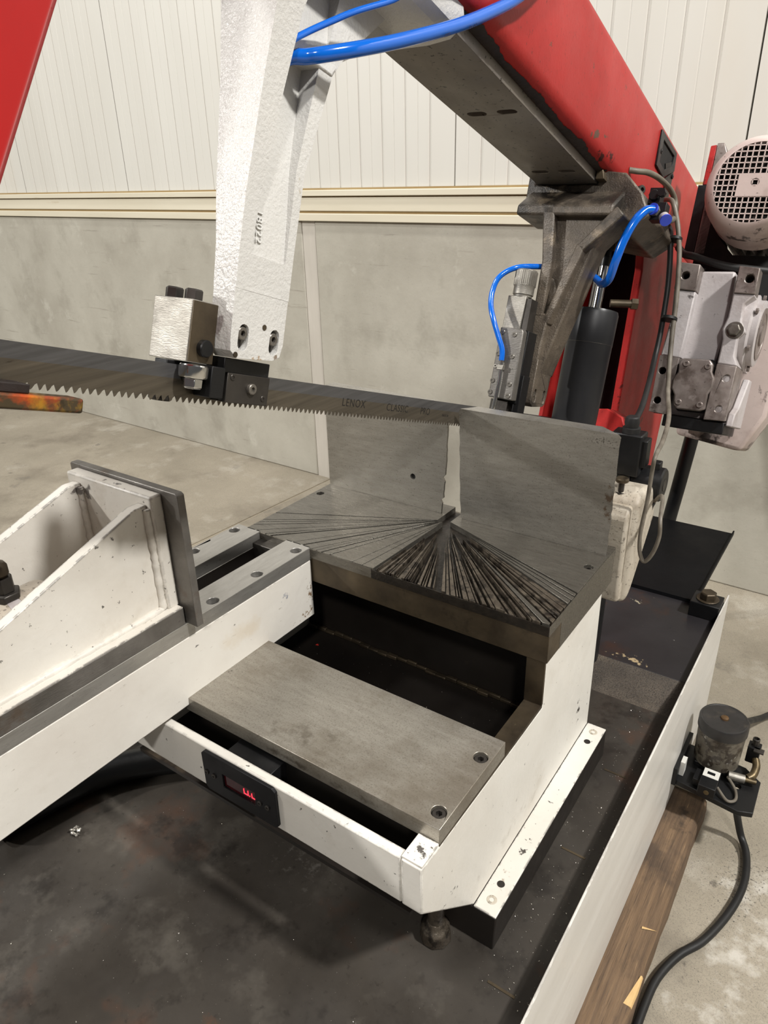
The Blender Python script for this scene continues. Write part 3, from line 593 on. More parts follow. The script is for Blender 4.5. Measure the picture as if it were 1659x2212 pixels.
for k in range(sN + 1):
    s_ = -.2 + 1.25 * k / sN
    if k % 9 == 0: tg = .30 + .16 * random.random() + .22 * max(0, math.sin(s_ * 6.1 + .6)) ** 2 * random.random()
    wv += (tg - wv) * .22 + random.uniform(-.018, .018)
    row = [gpt(wv * i / 4) for i in range(5)]
    if prev:
        b = len(gm_.v); gm_.v += [(p[0], prev[1], p[1]) for p in prev[0]] + [(p[0], s_, p[1]) for p in row]
        gm_.f += [(b + i, b + i + 1, b + 6 + i, b + 5 + i) for i in range(4)]
    prev = (row, s_)
gm_.build('grease_streak', M['redgrime'], bo, smooth=60)
# rear frame
hp = [(1.462, 1.36), (1.425, 1.64), (1.405, 1.80), (1.385, 1.835), (1.33, 1.87), (1.24, 1.9175), (1.95, 1.9175), (1.95, 1.26), (1.475, 1.26)]
MB(1).prism(hp, 'x', -.560, -.5402).build('frame_plate', M['red'], bo, bevel=.004)
MB(1).prism([(1.43, 1.36), (1.43, 1.9175), (1.95, 1.9175), (1.95, 1.30)], 'x', -.745, -.735).build('frame_plate', M['red'], bo)
MB(1).box(-.735, -.560, 1.62, 1.63, 1.30, 1.9175).build('inner_wall', M['void'], bo)
MB(1).box(-.735, -.560, 1.20, 1.63, 1.912, 1.9175).build('inner_roof', M['void'], bo)
MB(1).prism([(-.575, 1.41), (-.565, 1.45), (-.53, 1.455), (-.49, 1.44), (-.47, 1.395), (-.53, 1.388)], 'y', 1.32, 1.40).build('stop_lug', M['red'], bo, bevel=.003)
# recessed handle
lt = MB(1).prism([(1.318, 2.098), (1.474, 2.098), (1.484, 2.058), (1.40, 2.018), (1.324, 2.022)], 'x', -.5400, -.5355, holes=[[(1.345, 2.085), (1.455, 2.085), (1.455, 2.062), (1.395, 2.034), (1.345, 2.036)]]).build('handle_frame', M['black'], bo, bevel=.0012)
MB(1).prism([(1.345, 2.085), (1.455, 2.085), (1.455, 2.062), (1.395, 2.034), (1.345, 2.036)], 'x', -.5400, -.5392).build('handle_recess', M['void'], lt)
MB(1).prism([(1.40, 2.05), (1.45, 2.07), (1.455, 2.062), (1.41, 2.04)], 'x', -.5392, -.5370).build('handle_lip', M['black'], lt)
MB(1).prism([(1.42, 2.022), (1.484, 2.058), (1.486, 1.985), (1.45, 1.985)], 'x', -.5400, -.5372).build('handle_tail', M['black'], lt)
for s, t in ((1.343, 2.058), (1.478, 2.044)): screw(lt, bw((-.5372, s, t)), XV, .0055, M['black'], h=.003)

# front wheel guard
gd = MB(1).prism([(-.62, 1.40), (-.2215, 1.41), (-.055, 2.11), (-.62, 2.11)], 'x', -.76, -.50).build('wheel_guard', M['red_clean'], bevel=.004)
tag(gd, 'plain red blade-wheel guard at the left of the picture', 'guard')
bar = thing('mottled_bar', 'dark steel bar mottled with orange under the blade', 'bar', bw((-.60, -.2, 1.352)))
MB(1).box(-.625, -.600, -.62, -.056, 1.3565, 1.3705).build('lower_bar', M['orange_bar'], bar, bevel=.0025)
MB(1).box(-.635, -.605, -.62, -.106, 1.3705, 1.3790).build('upper_bar', M['redgrime'], bar, bevel=.001)

# saw blade
bl = thing('band_saw_strip', 'long toothed band saw blade running across the table', 'saw blade', bw((-.642, .5, 1.37)))
pts = [(-.60, 1.3975), (-.60, 1.3785)]; s = -.60; k = 0
pit = [.0102, .0086, .0095, .0078, .0090]
while s < 1.30:
    p_ = pit[k % 5]; k += 1
    pts += [(s + p_ * .10, 1.3715), (s + p_ * .28, 1.3730), (s + p_ * .52, 1.3765), (s + p_ * .80, 1.3782)]; s += p_
pts += [(s, 1.3785), (s, 1.3975)]
m = MB(1)
for X, fl_ in ((-.6426, 0), (-.6413, 1)): pass
m.prism(pts, 'x', -.6426, -.6413, holes=[[(-.59, 1.3965), (-.589, 1.3965), (-.589, 1.3970)]]).build('toothed_strip', M['bladesteel'], bl, smooth=20)
MB(1).box(-.6426, -.6413, -.60, s, 1.3975, 1.4130).build('back_strip', M['bladetop'], bl)
Bx = Vector(bw((0, 1, 0))); Bt = Vector(bw((0, 0, 1)))
for tx, s0, sz, spc in (('LENOX', .393, .0168, 1.14), ('CLASSIC', .513, .0168, 1.08), ('PRO', .621, .0168, 1.04), ('MADE IN', .700, .006, 1.0)):
    text_obj('lettering', tx, sz, M['etch'], bl, axes(bw((-.6412, s0, 1.3870)), Bx, Bt, XV), .00008, spc)

# ------------------------------------------------------------------ guide arms
def ring_xs(x0, x1, s0, s1, t): return [(x0, s0, t), (x1, s0, t), (x1, s1, t), (x0, s1, t)]
fa = thing('front_guide_arm', 'white cast guide arm with two slotted screws reaching down to the blade', 'guide arm', bw((-.617, .16, 1.43)))
W = M['white_cast']
foot = [(.117, 1.452), (.119, 1.437), (.129, 1.4295), (.190, 1.4335), (.200, 1.4385), (.2035, 1.452), (.2022, 1.545), (.1148, 1.545)]
fs_ = [stadium((.1365, 1.4535), .0078, .0148), stadium((.1875, 1.4545), .0078, .0148)]
foot_o = MB(1).prism(foot, 'x', -.634, -.600, holes=fs_).build('foot', W, fa, bevel=.0025, seg=3)
MB(1).box(-.632, -.6112, .124, .200, 1.436, 1.474).build('slot_bottom', M['screwsteel'], fa)
for s, t in ((.1365, 1.4580), (.1875, 1.4580)): screw(fa, bw((-.6108, s, t)), XV, .0074, M['screwsteel'], h=.0098)
MB(1).loft([ring_xs(-.6343, -.5998, .1157, .1310, 1.505), ring_xs(-.637, -.5998, .1148, .1330, 1.55), ring_xs(-.646, -.6000, .1150, .1370, 1.605), ring_xs(-.660, -.5950, .1165, .1480, 1.72), ring_xs(-.672, -.5880, .1165, .1550, 1.80), ring_xs(-.685, -.575, .1165, .175, 1.882)]).build('front_flange', W, fa)
MB(1).loft([ring_xs(-.634, -.5997, .1300, .192, 1.505), ring_xs(-.637, -.6030, .1325, .192, 1.55), ring_xs(-.640, -.6080, .1330, .192, 1.60), ring_xs(-.650, -.618, .136, .200, 1.68), ring_xs(-.665, -.630, .140, .225, 1.775), ring_xs(-.690, -.63, .15, .30, 1.882)]).build('web', W, fa, smooth=60)
MB(1).loft([ring_xs(-.634, -.5997, .189, .2032, 1.505), ring_xs(-.637, -.6000, .190, .2026, 1.56), ring_xs(-.648, -.6030, .192, .2065, 1.65), ring_xs(-.660, -.6020, .207, .232, 1.77), ring_xs(-.675, -.605, .222, .256, 1.80), ring_xs(-.690, -.62, .25, .34, 1.882)]).build('rear_flange', W, fa)
MB(1).loft([ring_xs(-.66, -.60, .13, .23, 1.765), ring_xs(-.665, -.605, .128, .25, 1.79), ring_xs(-.70, -.640, .12, .39, 1.882)]).build('flare', W, fa, bevel=.003)
MB(1).prism([(-.735, 1.880), (-.735, 1.930), (-.7025, 1.930), (-.7025, 1.8985), (-.567, 1.8985), (-.5655, 1.930), (-.554, 1.926), (-.550, 1.912), (-.554, 1.894), (-.566, 1.884), (-.600, 1.880)], 'y', .095, .415).build('clamp', W, fa, bevel=.003)
for s, t in ((.168, 1.4695), (.127, 1.4335)): MB(1).cyl((-.6003, s, t), (-.5992, s, t), .0032, n=14).build('pin', M['brownsteel'], fa)
text_obj('casting_number', '18022', .0135, M['cast_number'], foot_o, axes(bw((-.6066, .1400, 1.594)), (XV * .1 - Bt).normalized(), Bx, (XV + Bt * .1).normalized()), .0012, 1.1)

ra = thing('rear_guide_arm', 'oil-blackened cast iron guide arm clamped under the red bow', 'guide arm', bw((-.60, 1.05, 1.43)))
K = M['castdark']
foot2 = [(1.0, 1.452), (1.002, 1.437), (1.012, 1.4295), (1.073, 1.4335), (1.083, 1.4385), (1.086, 1.452), (1.09, 1.53), (1.0, 1.53)]
MB(1).prism(foot2, 'x', -.633, -.600, holes=[stadium((1.0185, 1.4535), .0075, .0145), stadium((1.0695, 1.4545), .0065, .0145)]).build('foot', K, ra, bevel=.003)
MB(1).box(-.631, -.6112, 1.006, 1.082, 1.436, 1.474).build('slot_bottom', M['darksteel'], ra)
for s, t in ((1.0185, 1.4585), (1.0695, 1.4585)): screw(ra, bw((-.6118, s, t)), XV, .0066, M['screwsteel'], h=.0085)
MB(1).prism([(-.632, 1.50), (-.632, 1.73), (-.655, 1.84), (-.495, 1.835), (-.508, 1.805), (-.534, 1.775), (-.547, 1.728), (-.563, 1.656), (-.578, 1.596), (-.6005, 1.50)], 'y', 1.022, 1.10).build('web', K, ra, bevel=.004)
def bq(p, q, w0, w1, s0, s1):      # tapered rib between two (X,t) points
    dx, dt = q[0] - p[0], q[1] - p[1]; L = math.hypot(dx, dt); nx, nt = -dt / L, dx / L
    return [(p[0] + nx * w0, p[1] + nt * w0), (q[0] + nx * w1, q[1] + nt * w1), (q[0] - nx * w1, q[1] - nt * w1), (p[0] - nx * w0, p[1] - nt * w0)]
MB(1).loft([ring_xs(-.633, -.6005, 1.0, 1.06, 1.50), ring_xs(-.633, -.600, 1.0, 1.06, 1.56), ring_xs(-.632, -.597, 1.0, 1.06, 1.60), ring_xs(-.632, -.592, 1.0, 1.06, 1.625)]).build('stem', K, ra, bevel=.004)
MB(1).loft([ring_xs(-.632, -.609, 1.0, 1.06, 1.615), ring_xs(-.634, -.612, 1.0, 1.06, 1.73), ring_xs(-.655, -.628, 1.0, 1.08, 1.845)]).build('left_rib', K, ra, bevel=.004)
MB(1).prism(bq((-.602, 1.605), (-.556, 1.765), .0085, .0095, 0, 0), 'y', 1.0, 1.06).build('diagonal_rib', K, ra, bevel=.003)
MB(1).prism(bq((-.558, 1.757), (-.49, 1.832), .0095, .012, 0, 0), 'y', 1.0, 1.07).build('diagonal_rib', K, ra, bevel=.003)
MB(1).prism([(-.632, 1.66), (-.612, 1.66), (-.612, 1.64), (-.59, 1.665), (-.605, 1.70), (-.625, 1.70)], 'y', 1.015, 1.06).build('fillet', K, ra, bevel=.004)
MB(1).prism([(1.0, 1.822), (1.0, 1.842), (1.070, 1.894), (1.12, 1.894), (1.12, 1.822)], 'x', -.712, -.505).build('front_lip', K, ra, bevel=.005)
MB(1).prism([(-.722, 1.858), (-.722, 1.932), (-.703, 1.932), (-.703, 1.8985), (-.567, 1.8985), (-.567, 1.926), (-.512, 1.920), (-.472, 1.882), (-.449, 1.838), (-.49, 1.806), (-.66, 1.832)], 'y', 1.055, 1.30).build('clamp', K, ra, bevel=.004)
MB(1).prism([(-.566, 1.902), (-.548, 1.902), (-.558, 1.932), (-.566, 1.932)], 'y', 1.035, 1.11).build('wedge_key', M['brownsteel'], ra, bevel=.001)
screw(ra, bw((-.490, 1.075, 1.889)), Vector((.75, -.5, .2)), .0085, M['darksteel'], h=.018)

# ------------------------------------------------------------------ front blade guide
fg = thing('front_blade_guide', 'bright steel blade guide block with roller bearing on the white arm', 'blade guide', bw((-.65, .13, 1.38)))
MB(1).box(-.687, -.625, .080, .1165, 1.4175, 1.4845).build('block', M['brightsteel'], fg, bevel=.0007)
MB(1).box(-.6249, -.6235, .081, .1165, 1.4185, 1.4835).build('side_face', M['brownsteel'], fg)
for x, s in ((-.672, .0945), (-.645, .0985)): hexbolt(fg, bw((x, s, 1.4845)), NV, .0105, .0125, M['darksteel'])
MB(1).lathe((-.6235, .1005, 1.4345), (1, 0, 0), [(0, .0095), (.006, .0095), (.0075, .0085)], 24).build('knurled_knob', M['black'], fg)
MB(1).lathe((-.6255, .0925, 1.4165), (0, 0, -1), [(0, .008), (.001, .0155), (.0025, .0165), (.0135, .0165), (.0155, .0155)], 32).build('roller', M['chrome'], fg)
hexbolt(fg, bw((-.6255, .0925, 1.4005)), -NV, .0115, .0115, M['chrome'], name='roller_nut')
MB(1).box(-.640, -.613, .108, .1285, 1.3815, 1.4170).build('carbide_holder', M['black'], fg, bevel=.001)
MB(1).box(-.646, -.6165, .1285, .2035, 1.4120, 1.4290).build('carrier', M['black'], fg, bevel=.001)
ho = MB(1).box(-.6400, -.6150, .1345, .2050, 1.3780, 1.4125).build('pad_plate', M['darksteel'], fg, bevel=.0007)
MB(1).box(-.6400, -.6200, .1285, .1345, 1.380, 1.4125).build('pad_edge', M['black'], fg)
screw(ho, bw((-.6150, .1735, 1.3965)), XV, .0066, M['screwsteel'], h=.0045)
for s, t in ((.1425, 1.4075), (.1965, 1.3865)): screw(ho, bw((-.6152, s, t)), XV, .0038, M['darksteel'], h=.0012)
MB(1).box(-.6640, -.6440, .070, .205, 1.3800, 1.4170).build('rear_pad', M['black'], fg, bevel=.001)
MB(1).lathe((-.655, .075, 1.395), (0, 0, -1), [(0, .013), (.022, .013), (.024, .011)], 20).build('rear_roller', M['darksteel'], fg)

# ------------------------------------------------------------------ rear blade guide
rg = thing('rear_blade_guide', 'upright steel blade guide with knurled adjuster beside the dark arm', 'blade guide', bw((-.64, .97, 1.41)))
cov = MB(1).prism([(-.6675, 1.437), (-.6115, 1.435), (-.6145, 1.575), (-.6185, 1.581), (-.6665, 1.581)], 'y', .930, .952).build('cover_plate', M['knurl'], rg, bevel=.0025)
MB(1).box(-.664, -.612, .952, .998, 1.43, 1.58).build('body', M['black'], rg, bevel=.0015)
MB(1).prism([(-.6745, 1.5815), (-.6345, 1.5815), (-.6330, 1.650), (-.6735, 1.649)], 'y', .955, .992).build('upper_block', M['brightsteel'], rg, bevel=.0012)
MB(1).box(-.6335, -.6210, .958, .992, 1.5815, 1.645).build('upper_side', M['darksteel'], rg)
MB(1).lathe((-.649, .972, 1.649), (0, 0, 1), [(0, .019), (.003, .0195), (.005, .0215), (.020, .0215), (.0215, .0222), (.052, .0222), (.0545, .0205)], 36).build('knurled_knob', M['brightsteel'], rg)
kn_ = MB(1)
for i in range(36):
    a = 2 * PI * i / 36; kn_.box(-.649 + .0222 * math.cos(a) - .0007, -.649 + .0222 * math.cos(a) + .0007, .972 + .0222 * math.sin(a) - .0007, .972 + .0222 * math.sin(a) + .0007, 1.6715, 1.7000)
kn_.build('knurling', M['brightsteel'], rg)
for x, t in ((-.6595, 1.571), (-.6325, 1.568), (-.6610, 1.527), (-.6290, 1.524), (-.6630, 1.471), (-.6240, 1.468), (-.6640, 1.447), (-.6225, 1.444)):
    screw(cov, bw((x, .9300, t)), -DV, .0052, M['screwsteel'], h=.0016, socket=.55)
MB(1).box(-.668, -.628, .948, .985, 1.408, 1.4345).build('lower_block', M['darksteel'], rg, bevel=.001)
MB(1).box(-.620, -.606, .955, .990, 1.408, 1.490).build('side_bracket', M['black'], rg, bevel=.001)
nz = MB(1).tube([(-.6470, .9215, 1.520), (-.6440, .9215, 1.475), (-.6455, .9215, 1.425), (-.6470, .9215, 1.413)], .0042, 12).build('nozzle', M['chrome'], rg)
MB(1).box(-.6530, -.6395, .9165, .9285, 1.494, 1.504).build('nozzle_clip', M['brightsteel'], nz, bevel=.0008)
screw(nz, bw((-.6600, .9300, 1.501)), -DV, .0042, M['brightsteel'], h=.006)

# ------------------------------------------------------------------ hydraulic cylinder
hc = thing('lift_cylinder', 'satin black hydraulic lift cylinder with chrome rod', 'cylinder', bw((-.567, 1.2, 1.05)))
MB(1).lathe((-.567, 1.2, 1.05), (0, 0, 1), [(0, .050), (.54, .052), (.541, .0525), (.610, .0525), (.617, .050), (.618, .012)], 40).build('barrel', M['blackcyl'], hc)
MB(1).lathe((-.567, 1.2, 1.05), (0, 0, 1), [(.5405, .0521), (.5415, .0529), (.5425, .0521)], 40).build('seam_ring', M['darksteel'], hc)
MB(1).cyl((-.567, 1.2, 1.66), (-.567, 1.2, 1.785), .0105, n=20).build('rod', M['chrome'], hc)
MB(1).lathe((-.567, 1.2, 1.765), (0, 0, 1), [(0, .0125), (.02, .0125), (.021, .010), (.035, .010), (.036, .014), (.05, .014)], 18).build('rod_end', M['black'], hc)
MB(1).cyl((-.585, 1.215, 1.66), (-.585, 1.215, 1.78), .006, n=14).build('side_rod', M['darksteel'], hc)
MB(1).cyl((-.547, 1.23, 1.690), (-.505, 1.25, 1.695), .009, n=14).cyl((-.505, 1.25, 1.695), (-.492, 1.256, 1.696), .013, n=6).build('port', M['brownsteel'], hc)

# ------------------------------------------------------------------ valve, hoses
vv = thing('air_valve', 'small black valve with blue-ringed fittings on the dark clamp', 'valve', bw((-.44, 1.08, 1.83)))
MB(1).box(-.458, -.425, 1.075, 1.105, 1.834, 1.868).build('body', M['black'], vv, bevel=.001)
MB(1).box(-.466, -.443, 1.085, 1.115, 1.868, 1.899).lathe((-.4545, 1.085, 1.883), (0, -1, 0), [(0, .0105), (.008, .0105), (.009, .009)], 10).build('coil', M['black'], vv, bevel=.001)
MB(1).lathe((-.437, 1.075, 1.884), (0, -1, 0), [(0, .008), (.012, .008)], 8).build('connector', M['black'], vv)
MB(1).lathe((-.4430, 1.0745, 1.8500), (-.35, -1, .15), [(0, .0105), (.006, .0105)], 6).build('fitting', M['brightsteel'], vv)
MB(1).lathe((-.4452, 1.0685, 1.8508), (-.35, -1, .15), [(0, .0100), (.004, .0118), (.007, .0118)], 20).build('blue_ring', M['bluering'], vv)
MB(1).lathe((-.4255, 1.075, 1.840), (.55, -.6, -.6), [(0, .010), (.013, .010)], 18).build('grey_fitting', M['gear'], vv)
MB(1).lathe((-.4184, 1.0673, 1.8323), (.55, -.6, -.6), [(0, .0118), (.0035, .0118)], 18).build('blue_ring', M['bluering'], vv)

HOSE1 = [(-.62, .69, 2.128), (-.575, .69, 2.136), (-.535, .66, 2.125), (-.520, .60, 2.07), (-0.515, 0.532, 2.006), (-0.525, 0.493, 1.965), (-0.533, 0.439, 1.923), (-0.54, 0.375, 1.879), (-0.553, 0.282, 1.822), (-0.565, 0.222, 1.788), (-0.582, 0.189, 1.77), (-0.597, 0.177, 1.764), (-0.612, 0.162, 1.757)]
h1 = thing('blue_hose', 'thick bright blue hose looping in front of the white arm and red bow', 'hose', bw((-.56, .3, 1.7)), 'blue hoses')
MB(1).tube(HOSE1 + [(-.63, .148, 1.728), (-.64, .137, 1.722), (-.664, .139, 1.712), (-.668, .152, 1.695), (-.66, .19, 1.685)], .0082, 16).build('tube', M['blue'], h1, smooth=60)
h2 = MB(1).tube([(-0.612, 0.148, 1.762), (-0.598, 0.148, 1.766), (-0.592, 0.172, 1.787), (-0.585, 0.199, 1.809), (-0.577, 0.227, 1.831), (-0.568, 0.277, 1.865), (-0.555, 0.306, 1.889)] + [(-.540, .42, 1.945), (-.522, .52, 2.02), (-.520, .60, 2.09), (-.540, .66, 2.128), (-.60, .67, 2.124)], .0036, 12).build('blue_hose', M['blue'], smooth=60)
tag(h2, 'thin blue hose running behind the thick one at the top', 'hose', 'blue hoses')
h3 = MB(1).tube([(-.6470, .9215, 1.513), (-.6500, .9215, 1.535), (-.6620, .918, 1.560), (-.6770, .915, 1.590), (-.6920, .92, 1.620), (-.6990, .93, 1.652), (-.6930, .94, 1.683), (-.668, .96, 1.706), (-.640, 1.02, 1.722), (-.625, 1.13, 1.745), (-.600, 1.145, 1.748), (-.571, 1.12, 1.733), (-.546, 1.10, 1.718), (-.524, 1.08, 1.705), (-.505, 1.06, 1.712), (-.492, 1.04, 1.745), (-.482, 1.035, 1.785), (-.470, 1.040, 1.822), (-.458, 1.055, 1.846), (-.4460, 1.066, 1.8506)],
                [.0056] * 8 + [.0058, .0064, .007, .0075, .008, .0083] + [.0086] * 6, 16).build('blue_hose', M['blue'], smooth=60)
tag(h3, 'blue hose from the valve fitting curling down to the rear blade guide nozzle', 'hose', 'blue hoses')
def hoseprint(c, X, s, t, ds, dt, size, txt):
    L = math.hypot(ds, dt); d = Vector(bw((0, ds / L, dt / L))); u = Vector(bw((0, -dt / L, ds / L)))
    n = (XV * .88 - u * .47).normalized(); u2 = n.cross(d)
    o = Vector(bw((X, s, t))) + n * .00835
    text_obj('print', txt, size, M['print'], c, axes(o, d, u2, n), .0001, 1.0)
hoseprint(h1, -.5430, .350, 1.8590, .097, .063, .0052, 'FESTO')
hoseprint(h1, -.5375, .395, 1.8880, .097, .068, .0050, 'PUN-12x2')

# ------------------------------------------------------------------ cables on the bow
c1 = MB(1).tube([(-.541, 1.155, 1.957), (-.525, 1.165, 1.957), (-.510, 1.19, 1.962), (-.500, 1.243, 1.967), (-.495, 1.323, 1.970), (-.487, 1.36, 1.955), (-.475, 1.345, 1.92), (-.455, 1.26, 1.885), (-.435, 1.16, 1.855), (-.4255, 1.085, 1.842)], .0062, 12).build('cable', M['cablegrey'], smooth=60)
tag(c1, 'grey cable bending out of the red bow down to the valve', 'cable', 'cables by the gearbox')
def unb(p):
    v = Vector(p); return (v.x, v.dot(DV), v.dot(NV))
wp = [(-.294, 1.25, 1.042), (-.296, 1.25, 1.011), (-.297, 1.25, .956), (-.301, 1.25, .894), (-.298, 1.25, .851), (-.287, 1.25, .831), (-.274, 1.25, .853), (-.267, 1.25, .889), (-.272, 1.26, .922), (-.290, 1.33, .935), (-.312, 1.365, .905)]
c2 = MB(1).tube([(-.505, 1.33, 1.945), (-.480, 1.29, 1.935), (-.464, 1.27, 1.92), (-.447, 1.27, 1.881), (-.435, 1.27, 1.841), (-.426, 1.27, 1.802), (-.414, 1.27, 1.722), (-.406, 1.27, 1.641), (-.396, 1.26, 1.577), (-.372, 1.20, 1.509), (-.337, 1.10, 1.453), (-.312, .98, 1.408)] + [unb(p) for p in wp], [.0054] * 9 + [.0046] * 3 + [.0037] * 11, 12).build('cable', M['cablewhite'], smooth=60)
tag(c2, 'dirty pale cable hanging in a long loop down to the round sensor', 'cable', 'cables by the gearbox')
c3 = MB(1).tube([(-.515, 1.40, 1.905), (-.485, 1.33, 1.89), (-.462, 1.285, 1.863), (-.449, 1.28, 1.808), (-.440, 1.28, 1.743), (-.436, 1.28, 1.682), (-.434, 1.28, 1.63), (-.430, 1.26, 1.579), (-.411, 1.18, 1.517), (-.395, 1.10, 1.462), (-.383, 1.01, 1.425)], .0062, 12).build('cable', M['blackrub'], smooth=60)
tag(c3, 'black cable running down the red frame to the limit switch', 'cable', 'cables by the gearbox')
c4 = MB(1).tube([(-.480, 1.46, 1.87), (-.449, 1.40, 1.842), (-.419, 1.37, 1.831), (-.379, 1.36, 1.818), (-.341, 1.36, 1.810), (-.30, 1.37, 1.808), (-.24, 1.40, 1.81)], .0085, 12).build('cable', M['blackrub'], smooth=60)
tag(c4, 'black cable passing between the motor and the gearbox', 'cable', 'cables by the gearbox')
for i, (p0, s_) in enumerate((((-.444, 1.273, 1.845), .013), ((-.420, 1.272, 1.672), .016))):
    ct = MB(1).lathe(p0, (0, .2, 1), [(-.003, s_), (-.003, s_ + .0016), (.003, s_ + .0016), (.003, s_)], 18).build('cable_tie', M['blackrub'])
    tag(ct, ('black cable tie high on the cable pair beside the red frame', 'black cable tie lower on the cable pair beside the gearbox')[i], 'cable tie', 'cable ties')
gl = MB(1).box(-.538, -.515, 1.40, 1.46, 1.86, 1.93).build('cable_clip', M['black'], bevel=.006); tag(gl, 'black cable gland block on the red frame behind the cables', 'cable clip')

# ------------------------------------------------------------------ motor
MX, MT = -.312, 1.973
mo = thing('drive_motor', 'dusty pale electric motor with a square-mesh fan grille', 'motor', bw((MX, 1.5, 1.85)))
MB(1).lathe((MX, 1.300, MT), (0, 1, 0), [(.004, .083), (0, .083), (.001, .087), (.006, .094), (.018, .102), (.045, .108), (.14, .109), (.14, .10), (.05, .100), (.012, .083), (.004, .083)], 56, cap=False).build('fan_cover', M['motor'], mo)
gri = MB(1); R_ = .0835; P_ = .0117
for k in range(-7, 8):
    q = (k + .5) * P_
    if abs(q) < R_:
        L_ = math.sqrt(R_ * R_ - q * q)
        gri.box(MX - L_, MX + L_, 1.3005, 1.3030, MT + q - .0012, MT + q + .0012); gri.box(MX + q - .0012, MX + q + .0012, 1.3005, 1.3030, MT - L_, MT + L_)
gri.build('grille', M['motor'], mo)
MB(1).prism([(MX - .035, MT - .029), (MX + .035, MT - .029), (MX + .035, MT + .018), (MX - .035, MT + .018)], 'y', 1.2995, 1.3032, holes=[ngon((MX, MT), .0085, 18)]).build('centre_plate', M['motor'], mo)
MB(1).lathe((MX, 1.325, MT), (0, 1, 0), [(0, .098), (.002, .098)], 40).build('dark_inside', M['void'], mo)
fan = MB(1)
for i in range(9):
    a = 2 * PI * i / 9; ca, sa = math.cos(a), math.sin(a)
    fan.prism([(MX + .02 * ca - .002 * sa, MT + .02 * sa + .002 * ca), (MX + .09 * ca - .002 * sa, MT + .09 * sa + .002 * ca), (MX + .09 * ca + .002 * sa, MT + .09 * sa - .002 * ca), (MX + .02 * ca + .002 * sa, MT + .02 * sa - .002 * ca)], 'y', 1.308, 1.324)
fan.build('fan', M['darksteel'], mo)
body = MB(1).lathe((MX, 1.44, MT), (0, 1, 0), [(0, .090), (.30, .090)], 40)
for i in range(28):
    a = 2 * PI * i / 28; ca, sa = math.cos(a), math.sin(a); w = .0018
    body.prism([(MX + .088 * ca - w * sa, MT + .088 * sa + w * ca), (MX + .104 * ca - w * sa, MT + .104 * sa + w * ca), (MX + .104 * ca + w * sa, MT + .104 * sa - w * ca), (MX + .088 * ca + w * sa, MT + .088 * sa - w * ca)], 'y', 1.44, 1.74)
body.build('finned_body', M['gearlug'], mo)
MB(1).prism([(-.448, 1.762), (-.15, 1.762), (-.15, 1.866), (-.36, 1.866), (-.395, 1.90), (-.412, 1.96), (-.448, 1.97)], 'y', 1.50, 1.62).build('shade_filler', M['void'], mo)  # black box added for the dark void below the motor
mbk = thing('motor_bracket', 'upright grey and red bracket plates between the red bow and motor', 'bracket', bw((-.447, 1.5, 1.87)))
MB(1).prism([(-.466, 2.03), (-.452, 2.03), (-.452, 2.124), (-.466, 2.122)], 'y', 1.50, 1.56).build('red_plate', M['red'], mbk, bevel=.002)
MB(1).box(-.475, -.452, 1.50, 1.56, 1.865, 2.03).build('gap_filler', M['black'], mbk)  # black box added to fill the dark gap under the red plate
MB(1).prism([(-.4515, 1.865), (-.425, 1.865), (-.425, 2.105), (-.436, 2.128), (-.4515, 2.128)], 'y', 1.50, 1.56).build('grey_plate', M['gearlug'], mbk, bevel=.002)

# ------------------------------------------------------------------ gearbox
gb = thing('gearbox', 'pale grey cast gearbox with bolted inspection cover', 'gearbox', bw((-.35, 1.4, 1.46)))
G = M['gear']
bodyp = [(-.3875, 1.792), (-.315, 1.795), (-.312, 1.752), (-.308, 1.644), (-.315, 1.600), (-.310, 1.463), (-.395, 1.463), (-.395, 1.595), (-.392, 1.646), (-.389, 1.747)]
MB(1).prism(bodyp, 'y', 1.335, 1.50).build('housing', G, gb, bevel=.006)
lc = [(-.431, 1.742), (-.383, 1.740), (-.3835, 1.641), (-.386, 1.592), (-.429, 1.594), (-.424, 1.681)]
MB(1).prism(lc, 'y', 1.303, 1.50).build('left_column', G, gb, bevel=.003)
MB(1).prism([(-.432, 1.803), (-.385, 1.799), (-.383, 1.741), (-.431, 1.743)], 'y', 1.300, 1.36, holes=[ngon((-.412, 1.774), .0088, 18)]).build('upper_lug', M['gearlug'], gb, bevel=.002)
MB(1).prism([(-.4295, 1.5935), (-.386, 1.591), (-.389, 1.462), (-.428, 1.463)], 'y', 1.300, 1.36, holes=[ngon((-.417, 1.559), .0085, 18), ngon((-.414, 1.491), .0085, 18)]).build('lower_lug', M['gearlug'], gb, bevel=.002)
MB(1).box(-.43, -.386, 1.36, 1.362, 1.462, 1.803).build('lug_backing', M['void'], gb)
rc = [(-.304, 1.7405), (-.260, 1.7405), (-.278, 1.719), (-.275, 1.683), (-.262, 1.662), (-.275, 1.645), (-.273, 1.608), (-.262, 1.587), (-.304, 1.588), (-.304, 1.642), (-.310, 1.664), (-.304, 1.690)]
MB(1).prism(rc, 'y', 1.300, 1.48).build('right_column', G, gb, bevel=.003)
MB(1).prism([(-.304, 1.799), (-.262, 1.796), (-.260, 1.741), (-.304, 1.741)], 'y', 1.297, 1.345, holes=[ngon((-.278, 1.773), .009, 18)]).build('upper_lug', M['gearlug'], gb, bevel=.002)
MB(1).prism([(-.304, 1.588), (-.262, 1.5865), (-.261, 1.465), (-.306, 1.462)], 'y', 1.297, 1.40, holes=[ngon((-.278, 1.558), .0078, 18), ngon((-.279, 1.490), .0075, 18)]).build('lower_lug', M['gearlug'], gb, bevel=.002)
MB(1).box(-.30, -.264, 1.345, 1.347, 1.745, 1.79).build('lug_backing', M['darksteel'], gb)
